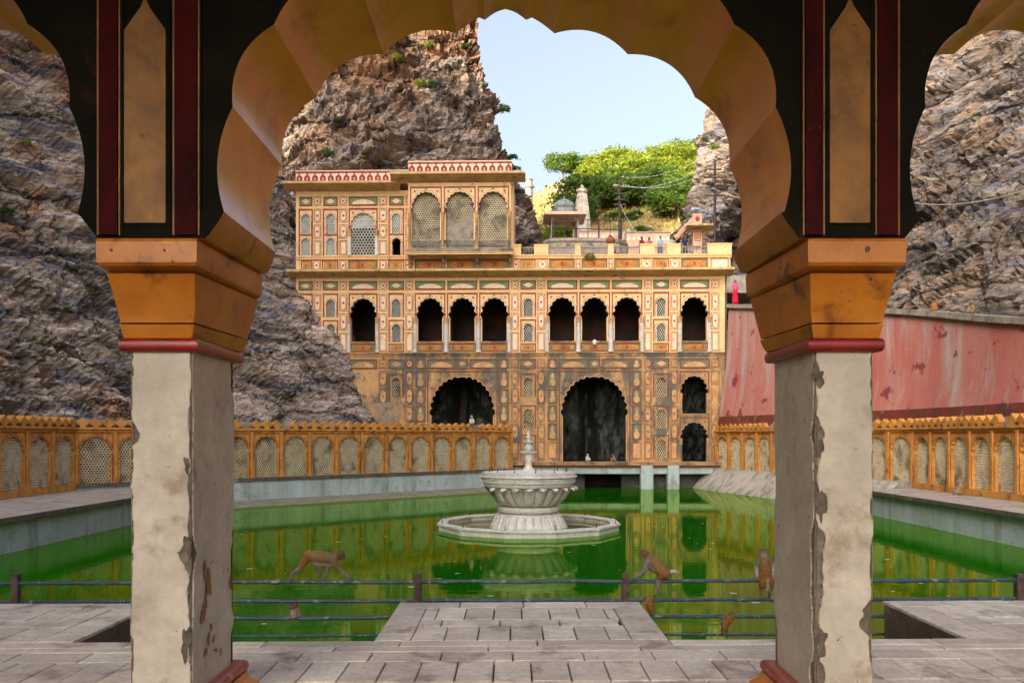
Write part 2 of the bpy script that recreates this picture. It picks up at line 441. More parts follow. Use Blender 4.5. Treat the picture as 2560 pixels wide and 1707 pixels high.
zsA = list(np.arange(-1, 27, 0.14)) + list(np.arange(27, 52, 0.8))
cliffL, PL, NL = cliff('cliff_left', [(-32, -115), (-28, -70), (-26, -30), (-24.8, 8), (-24.6, 26), (-24.0, 36.5), (-20.4, 44.5), (-13.4, 53.2), (-9.2, 57.9), (-8.2, 62.5), (-8.0, 65)], 0, zsA,  # foot line carried on unseen behind the eye to keep the gorge shaded
      lambda z: 0.50 * max(z, 0) if z < 13 else 6.5 + 0.42 * (z - 13) if z < 27 else 12.4 + 0.12 * (z - 27), 0.15, rockL, (R(14), R(-16), 0), 101, amp=0.8)
zsB = list(np.arange(6, 37, 0.16)) + list(np.arange(37, 58, 0.6))
cliffS, PS, NS = cliff('cliff_spur', [(-30, 64), (-22, 66.8), (-12, 68.0), (-3.5, 68.2), (0.9, 70.0), (2.4, 74.5), (2.2, 82), (-3, 100)], 6, zsB,
      lambda z: 0.10 * (z - 10) if z < 22 else 1.2 + 0.36 * (z - 22), 0.16, rockB, (R(20), R(28), 0), 211, amp=0.8, block=0.9, blocks=RUBBLE)
zsC = list(np.arange(2, 32, 0.16)) + list(np.arange(32, 44, 0.7))
cliffR, PR, NR = cliff('cliff_right', [(21, 124), (13, 98), (8.2, 79), (7.0, 73), (11.2, 69.2), (16.4, 65.2), (18.6, 60), (21.0, 51), (23.8, 41), (24.6, 24), (25, 0), (25, -18)], 0, zsC,
      lambda z: 0.55 * max(z, 0), 0.18, rockC, (R(10), R(26), 0), 307, amp=0.75, block=0.85)

# ------------------------------------------------------------------ far hill
def hill_z(x, y):
    ridge = 150.0
    base = 14.5 + (min(y, ridge) - 82) * 0.50 - max(0, y - ridge) * 0.25
    base -= max(0.0, 10.5 - x) * (0.52 if y < 170 else .1) * min(1, max(0, (y - 84) / 50))
    base += max(0.0, x - 10.5) * 0.06
    return base
hx = np.linspace(-60, 110, 150); hy = np.linspace(80, 260, 130)
HXg, HYg = np.meshgrid(hx, hy, indexing='ij')
HZ = np.array([[hill_z(a, b) for b in hy] for a in hx])
HP = np.stack([HXg, HYg, HZ], 2).reshape(-1, 3)
HP[:, 2] += 1.8 * fbm(np.c_[HP[:, :2] * 0.07, np.zeros(len(HP))], 5, 77)
def hill_at(x, y):
    i = int(np.clip(round((x + 60) / 170 * 149), 0, 149)); j = int(np.clip(round((y - 80) / 180 * 129), 0, 129))
    return HP[i * 130 + j, 2]
idx = np.arange(150 * 130).reshape(150, 130)
hf = np.stack([idx[:-1, :-1], idx[1:, :-1], idx[1:, 1:], idx[:-1, 1:]], 2).reshape(-1, 4)
hme = bpy.data.meshes.new('hill'); hme.from_pydata(HP.tolist(), [], hf.tolist())
M['hill'] = pm('dry_hillside', lin(176, 138, 86), lin(140, 112, 72), scale=0.18, dirt=lin(112, 116, 58), dscale=0.14, dlo=0.46, dhi=0.58, dirt2=lin(178, 164, 148), d2scale=0.5, d2lo=0.6, d2hi=0.68, bump=0.6, bscale=1.2, bdist=0.4)
hme.materials.append(M['hill'])
struct(link('hill', hme, smooth=True))
m2 = MB()
n2 = 40
for i in range(n2 + 1):
    x = -160 + 480 * i / n2
    h = 92 + 9 * math.sin(i * 0.7) + 5 * math.sin(i * 1.9) - abs(x + 10) * 0.06
    m2.v += [(x, 330, -5), (x, 360, h), (x, 460, h - 20)]
for i in range(n2):
    a = i * 3
    m2.f += [(a, a+3, a+4, a+1), (a+1, a+4, a+5, a+2)]; m2.m += [0, 0]
struct(m2.build('far_hill', pm('far_hillside', lin(126, 136, 92), lin(146, 150, 110), scale=0.05, bump=0), smooth=True))
g = MB(); g.add([(-900, -700, -4), (900, -700, -4), (900, 1500, -4), (-900, 1500, -4)], [(0, 1, 2, 3)])
struct(g.build('ground', pm('earth', lin(150, 128, 98), lin(128, 108, 82), scale=0.3)))
# flat ground behind the tank walls, up to the rock
def sheet(name, poly, z, mat):
    b = MB(); b.add([(x, y, z) for x, y in poly], [tuple(range(len(poly)))]); return struct(b.build(name, mat))
M['earth'] = pm('dusty_earth', lin(142, 124, 104), lin(112, 98, 84), scale=1.0, bump=0.5, bscale=6, bdist=0.05)
sheet('ground_left', [(-40, -20), (-20.3, -20), (-20.3, 38.6), (-0.4, 57.6), (-3, 59.6), (-40, 62)], -0.9, M['earth'])
sheet('ground_right', [(40, -20), (40, 66), (16, 66), (14.5, 58.8), (19.6, 40.5), (19.6, -20)], -0.9, M['earth'])

# ------------------------------------------------------------------ water
WZ = -2.0
wm = bpy.data.materials.new('green_water'); wm.use_nodes = True
nt = wm.node_tree; N = nt.nodes; L = nt.links; b = N['Principled BSDF']
geo = N.new('ShaderNodeNewGeometry')
nz = N.new('ShaderNodeTexNoise'); nz.inputs['Scale'].default_value = 0.25; nz.inputs['Detail'].default_value = 4
L.new(geo.outputs['Position'], nz.inputs['Vector'])
mx = N.new('ShaderNodeMix'); mx.data_type = 'RGBA'
mx.inputs[6].default_value = (0.004, 0.098, 0.002, 1); mx.inputs[7].default_value = (0.018, 0.165, 0.003, 1)
L.new(nz.outputs['Fac'], mx.inputs[0]); L.new(mx.outputs[2], b.inputs['Base Color'])
df = N.new('ShaderNodeBsdfDiffuse'); L.new(mx.outputs[2], df.inputs['Color'])
gl = N.new('ShaderNodeBsdfGlossy'); gl.inputs['Roughness'].default_value = 0.03; gl.inputs['Color'].default_value = (0.70, 0.84, 0.36, 1)
fr = N.new('ShaderNodeFresnel'); fr.inputs['IOR'].default_value = 1.33
wx = N.new('ShaderNodeMixShader'); L.new(fr.outputs[0], wx.inputs[0]); L.new(df.outputs[0], wx.inputs[1]); L.new(gl.outputs[0], wx.inputs[2]); L.new(wx.outputs[0], N['Material Output'].inputs[0])
rp = N.new('ShaderNodeTexNoise'); rp.inputs['Scale'].default_value = 1.6; rp.inputs['Detail'].default_value = 3; rp.inputs['Distortion'].default_value = 0.6
mpw = N.new('ShaderNodeMapping'); mpw.inputs['Scale'].default_value = (0.8, 1.6, 1)
L.new(geo.outputs['Position'], mpw.inputs['Vector']); L.new(mpw.outputs[0], rp.inputs['Vector'])
bw = N.new('ShaderNodeBump'); bw.inputs['Strength'].default_value = 0.09; bw.inputs['Distance'].default_value = 0.02
L.new(rp.outputs['Fac'], bw.inputs['Height']); 
for n_ in (df, gl, fr): L.new(bw.outputs[0], n_.inputs['Normal'])
w = MB(); w.add([(-24, 6.0, WZ), (24, 6.0, WZ), (24, 66, WZ), (-24, 66, WZ)], [(0, 1, 2, 3)])
struct(w.build('water', wm))

# ------------------------------------------------------------------ walkways round the tank, retaining walls
WK = -0.85
wl = MB()
wl.prism_z([(-20.4, -4), (-15.62, -4), (-15.62, 42.7), (-20.4, 38.4)], -2.6, WK - 0.16, 1)
wl.prism_z([(-20.4, -4), (-15.36, -4), (-15.36, 43.0), (-20.4, 38.5)], WK - 0.16, WK, 0, 2)
struct(wl.build('walkway_left', [M['walk'], M['tankwall'], M['coping']]))
wr = MB()
wr.prism_z([(16.62, -4), (19.6, -4), (19.6, 40.4), (16.62, 39.6)], -2.6, WK - 0.16, 1)
wr.prism_z([(16.38, -4), (19.6, -4), (19.6, 40.4), (16.38, 39.6)], WK - 0.16, WK, 0, 2)
struct(wr.build('walkway_right', [M['walk'], M['tankwall'], M['coping']]))
# left diagonal: retaining wall with a shelving ledge at the water
JB = -0.57                                       # foot of the jali openings
def dl(t, off):                                  # point on the left diagonal wall line, off metres towards the pool
    a = Vector((-20.1, 38.7)); e = Vector((-0.05, 57.6)); d = (e - a).normalized(); n = Vector((d.y, -d.x))
    p = a + d * t + n * off
    return (p.x, p.y)
LDL = 27.55
rw = MB()
rw.prism_z([dl(0, 0.12), dl(LDL, 0.12), dl(LDL, -0.4), dl(0, -0.4)], -2.4, -0.75, 0)
rw.prism_z([dl(0, 0.2), dl(LDL, 0.2), dl(LDL, -0.4), dl(0, -0.4)], -0.75, JB - 0.003, 1)
a0, a1 = dl(4, 0.12), dl(LDL, 0.12); b0, b1 = dl(4, 1.55), dl(LDL, 1.3)
rw.add([(a0[0], a0[1], -1.74), (a1[0], a1[1], -1.74), (b1[0], b1[1], -2.02), (b0[0], b0[1], -2.02)], [(0, 3, 2, 1)], 2)
struct(rw.build('tank_wall_left', [M['tankwall'], M['coping'], pm('slimy_ledge', lin(150, 138, 126), lin(116, 118, 84), scale=1.5)]))
# right diagonal: battered, flaring retaining wall
def dr(t, off):
    a = Vector((14.2, 58.5)); e = Vector((19.3, 40.4)); d = (e - a).normalized(); n = Vector((d.y, -d.x))
    p = a + d * t + n * off
    return (p.x, p.y)
LDR = 18.8
bt = MB(); K = 30; prof = [(0.22, JB - 0.004), (0.25, -0.72), (0.38, -0.85), (0.62, -1.15), (0.95, -1.55), (1.32, -1.95), (1.38, -2.3)]
for i in range(K + 1):
    t = -0.9 + (LDR + 0.2) * i / K
    for k, (o_, z_) in enumerate(prof):
        oo = o_ + (0.55 * (o_ - 0.2)) * (i / K)
        x, y = dr(t if k else max(t, 0), oo); bt.v.append((x, y, z_))
np_ = len(prof)
for i in range(K):
    for k in range(np_ - 1):
        a = i * np_ + k; bt.f.append((a, a + 1, a + np_ + 1, a + np_)); bt.m.append(0)
bt.f.append(tuple(range(np_ - 1, -1, -1))); bt.m.append(0)
M['batter'] = pm('batter_plaster', lin(190, 182, 170), lin(164, 156, 144), scale=1.0, stretch=(1, 1, 0.5), dirt=lin(104, 97, 88), dscale=0.8, dstretch=(2.4, 2.4, 0.5), dlo=0.46, dhi=0.72)
x0, y0 = dr(0, 0.21); x1, y1 = dr(LDR, 0.21); x2, y2 = dr(LDR, -0.5); x3, y3 = dr(0, -0.5)
bt.prism_z([(x0, y0), (x3, y3), (x2, y2), (x1, y1)][::-1], -2.4, JB - 0.004)
struct(bt.build('tank_wall_right', M['batter'], smooth=40))

# ------------------------------------------------------------------ sloping red wall beside the stairway
rd = MB()
redline = [(15.1, 58.5, 10.85), (17.7, 50.2, 9.5), (20.35, 42.6, 8.05), (20.9, 36.0, 6.75), (20.9, 26.0, 5.2), (20.9, 8.0, 4.0)]
rdl = resample([(x, y) for x, y, z in redline], 0.5)
_yy = [p[1] for p in redline][::-1]; _zz = [p[2] for p in redline][::-1]
dd = np.gradient(rdl, axis=0); dd /= np.linalg.norm(dd, axis=1)[:, None]
nn_ = np.stack([dd[:, 1], -dd[:, 0]], 1)           # towards the pool
def redtop(y): return float(np.interp(y, _yy, _zz))
for (x, y), (a, c) in zip(rdl, nn_):
    zt = redtop(y)
    wv = 0.03 * math.sin(y * 1.3)
    fl = 0.5 * max(0.0, min(1.0, (y - 46) / 11))
    rows = [(0.0, zt - 0.28), (0.1 + wv + 0.25 * fl, zt * 0.6), (0.34 + wv + 0.8 * fl, 3.0), (0.44 + fl, 2.35), (0.0, 1.95), (0.0, -0.95)]
    for o_, z_ in rows:
        rd.v.append((x + a * o_, y + c * o_, z_))
    rd.v.append((x - a * 0.5, y - c * 0.5, zt - 0.28)); rd.v.append((x - a * 0.5, y - c * 0.5, -0.95))
for i in range(len(rdl) - 1):
    for k in range(7):
        A = i * 8 + k
        rd.f.append((A, A + 1, A + 9, A + 8)); rd.m.append(1 if k in (2, 3, 4) else 0)
rd.f.append((7, 6, 5, 4, 3, 2, 1, 0)); rd.m.append(0)
redw = empty('red_wall', 'tall faded red plaster wall with pale streaks and sloping stone coping beside the cliff', 'wall', (20.9, 20, -0.95))
def pw(o, root):          # parent while keeping world-space vertex positions
    o.parent = root; o.matrix_parent_inverse = Matrix.Translation(root.location).inverted() if root.rotation_euler.z == 0 else root.matrix_world.inverted()
    return o
pw(rd.build('wall', [M['redwall'], M['redfoot']], smooth=35), redw)
n = 0
for i in range(0, len(rdl) - 4, 4):
    c = MB(); j = min(i + 4, len(rdl) - 1)
    ring = []
    for q, e in ((i, 0.012), (j, -0.012)):
        x, y = rdl[q]; dx, dy = dd[q]; a, cc = nn_[q]; zt = redtop(y)
        x += dx * e; y += dy * e
        ring.append([(x + a * 0.22, y + cc * 0.22, zt - 0.275), (x + a * 0.22, y + cc * 0.22, zt), (x - a * 0.55, y - cc * 0.55, zt), (x - a * 0.55, y - cc * 0.55, zt - 0.275)])
    c.loft(ring)
    pw(c.build('coping_stone', M['stone']), redw)

# ------------------------------------------------------------------ terrace in front of the pavilion
TY = 0.018                                          # the paving is turned about one degree
def ty(x, y): return y + TY * x
terr = MB()
terr.prism_z([(-14, ty(-14, -6)), (14, ty(14, -6)), (14, ty(14, 6.59)), (-14, ty(-14, 6.59))], -2.6, -0.035, 0, 1)
for (xa, xb) in ((-1.09, 1.24), (3.62, 14), (-14, -3.43)):
    terr.prism_z([(xa, ty(xa, 6.585)), (xb, ty(xb, 6.585)), (xb, ty(xb, 8.1)), (xa, ty(xa, 8.1))], -2.6, -0.036, 0, 1)
terr.prism_z([(-14, 7.0), (14, 7.0), (14, 8.62), (-14, 8.62)], -2.6, -0.62, 0, 1)
M['mortar'] = pm('joint_dirt', lin(92, 82, 72), lin(70, 62, 54), scale=6)
M['tside'] = pm('terrace_side', lin(116, 98, 84), lin(84, 70, 60), scale=2.0, dirt=lin(150, 138, 122), dscale=2, dlo=.55, dhi=.7)
terrace = struct(terr.build('terrace', [M['mortar'], M['tside']]))
pv = pm('paving_stone', lin(232, 221, 202), lin(208, 197, 180), scale=3.0, dirt=lin(168, 152, 134), dscale=2.2, dlo=0.52, dhi=0.68, dirt2=lin(96, 84, 76), d2scale=14, d2lo=0.66, d2hi=0.72, rough=0.62, bump=0.35, bscale=40, bdist=0.006)
_nt = pv.node_tree; _b = _nt.nodes['Principled BSDF']
_oi = _nt.nodes.new('ShaderNodeObjectInfo'); _cr = _nt.nodes.new('ShaderNodeValToRGB')
_cr.color_ramp.elements[0].color = (0.80, 0.76, 0.74, 1); _cr.color_ramp.elements[1].color = (1.08, 1.07, 1.03, 1)
_e2 = _cr.color_ramp.elements.new(0.5); _e2.color = (0.98, 0.93, 0.92, 1)
_mm = _nt.nodes.new('ShaderNodeMix'); _mm.data_type = 'RGBA'; _mm.blend_type = 'MULTIPLY'; _mm.inputs[0].default_value = 1
_src = _b.inputs['Base Color'].links[0].from_socket
_nt.links.new(_oi.outputs['Random'], _cr.inputs[0]); _nt.links.new(_src, _mm.inputs[6]); _nt.links.new(_cr.outputs[0], _mm.inputs[7]); _nt.links.new(_mm.outputs[2], _b.inputs['Base Color'])
def slab(x0, x1, y0, y1):
    g_ = 0.0045
    x0 += g_ + random.uniform(0, .002); x1 -= g_ + random.uniform(0, .002); y0 += 0.0065; y1 -= 0.0065
    zt = random.uniform(-0.002, 0.0025); bv = 0.005
    q = [(x0, y0), (x1, y0), (x1, y1), (x0, y1)]
    q2 = [(x0+bv, y0+bv), (x1-bv, y0+bv), (x1-bv, y1-bv), (x0+bv, y1-bv)]
    cx, cy = (x0+x1)/2, ty((x0+x1)/2, (y0+y1)/2)
    t = MB()
    t.loft([[(x-cx, ty(x, y)-cy, -0.03) for x, y in q], [(x-cx, ty(x, y)-cy, zt-bv) for x, y in q], [(x-cx, ty(x, y)-cy, zt) for x, y in q2]])
    t.build('paving_slab', pv, terrace, loc=(cx, cy, 0))
def row(xa, xb, y0, y1, wd, start):
    x = start
    while x > xa: x -= wd
    while x < xb - 1e-6:
        w_ = wd * random.uniform(0.985, 1.015)
        a, c = max(x, xa), min(x + w_, xb)
        if c - a > 0.03: slab(a, c, y0, y1)
        x += w_
row(-5.2, 5.2, 6.44, 6.626, 1.05, -0.85)
row(-5.2, 5.2, 6.29, 6.44, 1.15, -1.32)
row(-4.6, 4.6, 6.02, 6.29, 0.518, -1.02)
row(-4.4, 4.4, 5.512, 6.02, 0.259, -0.12)
row(-4.0, 4.0, 5.24, 5.512, 0.52, -0.26)
row(-3.8, 3.8, 4.74, 5.24, 0.259, -0.02)
def platform(xa, xb, lb, rb):
    row(xa, xb, 7.9, 8.16, 0.6, xa)
    ia, ib = xa + (0.29 if lb else 0), xb - (0.29 if rb else 0)
    if lb: slab(xa, ia, 6.84, 7.9); slab(xa, ia, 6.626, 6.84)
    if rb: slab(ib, xb, 6.84, 7.9); slab(ib, xb, 6.626, 6.84)
    row(ia, ib, 7.39, 7.9, 0.255, ia + 0.12)
    row(ia, ib, 7.13, 7.39, 0.51, ia + 0.2)
    row(ia, ib, 6.626, 7.13, 0.262, ia)
platform(-1.09, 1.24, True, True)
platform(3.62, 6.4, True, False)
platform(-6.4, -3.43, False, True)
# ================================================================== PAVILION WE LOOK OUT OF
M['plaster'] = pm('pillar_plaster', lin(206, 196, 176), lin(188, 176, 158), scale=3.5, dirt=lin(160, 142, 118), dscale=3.0, dlo=0.55, dhi=0.72, dirt2=lin(92, 76, 62), d2scale=22, d2lo=0.66, d2hi=0.70, rough=0.5, bump=0.3, bscale=30, bdist=0.004, vary=0.15, spec=0.45)
def chip_mask(m):                                           # bare mortar where the plaster is broken away
    nt = m.node_tree; N = nt.nodes; L = nt.links; b = N['Principled BSDF']
    a = N.new('ShaderNodeAttribute'); a.attribute_name = 'chip'; r = N.new('ShaderNodeMapRange'); r.inputs[1].default_value = -0.0015; r.inputs[2].default_value = 0.0015
    L.new(a.outputs['Fac'], r.inputs[0])
    g = N.new('ShaderNodeNewGeometry'); n = N.new('ShaderNodeTexNoise'); n.inputs['Scale'].default_value = 45; n.inputs['Detail'].default_value = 6; L.new(g.outputs['Position'], n.inputs['Vector'])
    c = N.new('ShaderNodeMix'); c.data_type = 'RGBA'; c.inputs[6].default_value = lin(66, 56, 46); c.inputs[7].default_value = lin(136, 122, 104); L.new(n.outputs['Fac'], c.inputs[0])
    x = N.new('ShaderNodeMix'); x.data_type = 'RGBA'; L.new(r.outputs[0], x.inputs[0]); L.new(b.inputs['Base Color'].links[0].from_socket, x.inputs[6]); L.new(c.outputs[2], x.inputs[7]); L.new(x.outputs[2], b.inputs['Base Color'])
chip_mask(M['plaster'])
M['chip'] = pm('bare_mortar', lin(112, 100, 86), lin(80, 70, 60), scale=20, bump=0.8, bscale=60, bdist=0.01)
M['gold'] = pm('gold_ochre', lin(252, 176, 62), lin(240, 152, 44), scale=2.0, stretch=(1, 0.5, 1), dirt=lin(200, 112, 30), dscale=3.0, dstretch=(1, .5, 1), dlo=0.5, dhi=0.75, coat=0.2, rvar=0.1, rough=0.36, bump=0.25, bscale=14, bdist=0.006, vary=0.12, spec=0.6)
M['goldcap'] = pm('capital_ochre', lin(206, 128, 34), lin(184, 106, 26), scale=4.0, dirt=lin(120, 66, 28), dscale=5.0, dlo=0.54, dhi=0.7, dirt2=lin(60, 40, 26), d2scale=30, d2lo=0.7, d2hi=0.73, rough=0.38, bump=0.3, bscale=22, bdist=0.005, vary=0.12, spec=0.6)
M['redband'] = pm('red_gloss', lin(150, 22, 16), lin(120, 18, 14), scale=6, rough=0.3, spec=0.6, bump=0.15)
M['redstripe'] = pm('red_stripe', lin(74, 11, 6), lin(40, 7, 5), scale=5, stretch=(1, 1, .3), dirt=lin(140, 60, 20), dscale=9, dlo=0.64, dhi=0.72, rough=0.8, spec=0.15)
M['black'] = pm('blackened_paint', lin(27, 23, 13), lin(18, 17, 10), scale=3, dirt=lin(70, 46, 18), dscale=4, dlo=0.6, dhi=0.78, rough=0.85, spec=0.12)
M['panelgold'] = pm('panel_ochre', lin(158, 108, 38), lin(122, 80, 26), scale=3, dirt=lin(84, 58, 26), dscale=7, dlo=0.6, dhi=0.7, rough=0.5)
M['roofin'] = pm('ceiling_plaster', lin(196, 176, 150), lin(170, 150, 126))

def ngon(cx, cz, rx, rz, n=10, ph=0.0):
    return [(cx + rx * math.cos(ph + 2*math.pi*i/n), cz + rz * math.sin(ph + 2*math.pi*i/n)) for i in range(n)]
pav = empty('pavilion', 'shaded pavilion arcade of chipped plaster pillars and golden cusped arches framing the pool', 'pavilion', (-0.04, 4.75, 0))
YF, YB = 4.28, 5.20     # front and back face of the arcade
CUSPS = [(1.427, 2.745), (1.383, 3.28), (1.172, 3.70), (0.756, 3.966), (0.303, 4.095)]
SAG = [0.055, 0.075, 0.085, 0.075, 0.02]
def half_arch(nseg=14):
    """from the springing up to the peak, x as distance from the arch's middle"""
    pts = []
    ends = CUSPS + [(0.0, 4.245)]
    for k in range(5):
        (x0, z0), (x1, z1) = ends[k], ends[k+1]
        ch = Vector((x1-x0, z1-z0)); nl = Vector((ch.y, -ch.x)).normalized()     # outward
        for i in range(nseg):
            t = i / nseg
            s_ = SAG[k] * 4 * t * (1 - t)
            if k == 4: s_ = SAG[k] * math.sin(t * math.pi) * 1.3 - 0.03 * math.sin(t * math.pi) ** 3 * (t > .5)
            p = Vector((x0, z0)) + ch * t + nl * s_
            pts.append((p.x, p.y))
    pts.append((0.0, 4.245))
    return pts
HA = half_arch()
CEN = [-6.9 - 0.3, -3.64, -0.04, 3.49, 7.05]
ZT = 5.05
for k in range(4):
    c0, c1 = CEN[k], CEN[k+1]
    right_half = [(c0 + x, z) for x, z in HA]                 # of the arch on the left: springing -> peak
    left_half = [(c1 - x, z) for x, z in HA]
    poly = list(reversed(right_half)) + left_half + [(c1, ZT), (c0, ZT)]
    b = MB(); b.prism(poly, YF, YB, 0, 1)
    pw(b.build('arch_wall', [M['black'], M['gold']], smooth=24), pav)
b = MB(); b.box(-7.6, 7.6, -1.0, 5.24, ZT + 0.004, ZT + 0.3)
pw(b.build('roof', M['roofin']), pav)

def pillar(xo, xi):
    """xo outer face, xi inner face (facing the middle arch)"""
    s = 1 if xi > xo else -1                                   # direction towards the middle
    yf, yb = 4.5, 5.2
    xa, xb = min(xo, xi), max(xo, xi)
    # shaft, finely cut so that the arrises can be chipped
    nx, ny, nzz = (40, 70, 300) if abs(xo) < 3 else (6, 8, 20)
    def lvl(z):
        per = []
        xs = [xa + (xb - xa) * i / nx for i in range(nx + 1)]; ys = [yf + (yb - yf) * i / ny for i in range(ny + 1)]
        per += [(x, yf) for x in xs] + [(xb, y) for y in ys[1:]] + [(x, yb) for x in xs[-2::-1]] + [(xa, y) for y in ys[-2:0:-1]]
        return [(x, y, z) for x, y in per]
    zs = [0.2 + (2.06 - 0.2) * i / nzz for i in range(nzz + 1)]
    V = np.array([p for z in zs for p in lvl(z)])
    n_ = len(lvl(0))
    cx_, cy_ = (xa + xb) / 2, (yf + yb) / 2
    ex = np.minimum(np.abs(V[:, 0] - xa), np.abs(V[:, 0] - xb)); ey = np.minimum(np.abs(V[:, 1] - yf), np.abs(V[:, 1] - yb))
    edge = np.maximum(ex, ey)                                   # 0 on the arrises
    sd = int(abs(xo) * 1000)
    nz1 = fbm(np.c_[V[:, :2] * 0.0 + np.sign(V[:, :2] - np.array([cx_, cy_])) * 5, V[:, 2] * 3.1], 4, sd)
    nz2 = fbm(V * np.array([14, 14, 9]), 3, sd + 9)
    chipw = np.clip(0.014 + 0.17 * np.clip(nz1 - 0.02, 0, 1) + 0.02 * nz2, 0.003, 0.075)
    dep = np.clip(chipw - edge, 0, 0.03) * 0.35 + np.where(edge < chipw, 0.006 + 0.006 * nz2, 0)
    dirv = np.stack([cx_ - V[:, 0], cy_ - V[:, 1]], 1); on_x = ex < 1e-6; on_y = ey < 1e-6
    V[:, 0] += np.where(on_x, np.sign(dirv[:, 0]) * dep, 0); V[:, 1] += np.where(on_y, np.sign(dirv[:, 1]) * dep, 0)
    V[:, :2] += 0.0025 * np.stack([fbm(V * 2.5, 3, sd + 3), fbm(V * 2.5, 3, sd + 4)], 1)
    fs, ms = [], []
    ch = (edge < chipw * 0.92).reshape(-1, n_)
    for k in range(nzz):
        for i in range(n_):
            j = (i + 1) % n_
            fs.append((k*n_+i, k*n_+j, (k+1)*n_+j, (k+1)*n_+i))
            ms.append(1 if int(ch[k, i]) + int(ch[k, j]) + int(ch[k+1, i]) + int(ch[k+1, j]) >= 3 else 0)
    sb = MB(); sb.add(V.tolist(), fs, 0)
    so = pw(sb.build('shaft', M['plaster']), pav)
    ca = so.data.attributes.new('chip', 'FLOAT', 'POINT'); ca.data.foreach_set('value', (chipw - edge).astype(np.float32))
    # capital, from the red roll up to the arch
    def ring(z, di, do, yfr, ybk=None, df=None, dfo=None):
        df = di if df is None else df; dfo = do if dfo is None else dfo; yb_ = yb if ybk is None else ybk
        fr = sorted((xi + s * df, xo - s * dfo)); bk = sorted((xi + s * di, xo - s * do))
        return [(fr[0], yfr, z), (fr[1], yfr, z), (bk[1], yb_, z), (bk[0], yb_, z)]
    rb = MB()
    rr = []
    for q in range(9):
        t = math.pi * q / 8
        bul = 0.018 * math.sin(t)
        rr.append(ring(2.055 + 0.072 * (1 - math.cos(t)) / 2, 0.026 + bul, 0.024 + bul, 4.478 - bul, yb + 0.02 + bul))
    rb.loft(rr)
    pw(rb.build('red_roll', M['redband'], smooth=50), pav)
    cb = MB()
    def cr(z, di, do, y, df, dfo): return ring(z, di, do, y, None, df, dfo)
    cb.loft([cr(2.125, .045, .03, 4.465, .015, .01), cr(2.15, .062, .04, 4.455, .022, .016), cr(2.195, .085, .05, 4.44, .034, .026)])
    cb.loft([cr(2.205, .078, .05, 4.445, .03, .022), cr(2.26, .092, .06, 4.432, .042, .028), cr(2.42, .135, .1, 4.355, .07, .042), cr(2.445, .145, .11, 4.34, .076, .046)])
    cb.loft([cr(2.452, .135, .1, 4.345, .07, .04), cr(2.47, .16, .12, 4.272, .11, .05), cr(2.485, .166, .125, 4.258, .116, .056), cr(2.59, .172, .13, 4.252, .12, .058), cr(2.606, .165, .125, 4.262, .112, .052)])
    cb.loft([cr(2.61, .19, .14, 4.285, .15, .06), cr(2.63, .212, .15, 4.281, .17, .075), cr(2.70, .24, .16, 4.281, .222, .13), cr(2.744, .246, .163, 4.281, .246, .163)])
    fz4 = []
    for z, df, dfo in ((2.612, .15, .06), (2.63, .17, .075), (2.70, .222, .13), (2.744, .246, .163)): fz4.append((z, *sorted((xi + s * df, xo - s * dfo))))
    bk_ = MB(); bk_.prism([(c_, z_) for z_, a_, c_ in fz4] + [(a_, z_) for z_, a_, c_ in reversed(fz4)], 4.274, 4.2795)
    pw(bk_.build('blackened_face', M['black']), pav)
    pw(cb.build('capital', M['goldcap'], smooth=30), pav)
    # base: roll and splayed foot
    bb_ = MB()
    rr = []
    for q in range(9):
        t = math.pi * q / 8
        bul = 0.036 * math.sin(t)
        rr.append(ring(0.14 + 0.075 * (1 - math.cos(t)) / 2, 0.03 + bul, 0.03 + bul, yf - 0.03 - bul, yb + 0.03 + bul))
    bb_.loft(rr)
    pw(bb_.build('base_roll', M['redbase'], smooth=50), pav)
    ft = MB(); ft.loft([ring(0.001, 0.12, 0.12, yf - 0.12, yb + 0.12), ring(0.06, 0.115, 0.115, yf - 0.115, yb + 0.115), ring(0.10, 0.07, 0.07, yf - 0.07, yb + 0.07), ring(0.142, 0.06, 0.06, yf - 0.06, yb + 0.06)])
    pw(ft.build('base_foot', M['goldcap'], smooth=30), pav)
    # painted pier panel above the capital
    def px_x(p): return (p - CX) / F * 4.26
    return
M['peel'] = pm('peeled_whitewash', lin(168, 118, 70), lin(140, 96, 58), scale=9, rough=0.8)
M['redbase'] = pm('base_roll_paint', lin(168, 84, 66), lin(150, 60, 40), scale=6, dirt=lin(190, 150, 130), dscale=8, dlo=.58, dhi=.68, rough=0.4)
pillar(-2.05, -1.715)
pillar(1.94, 1.618)
pillar(-5.55, -5.23)
pillar(5.45, 5.10)
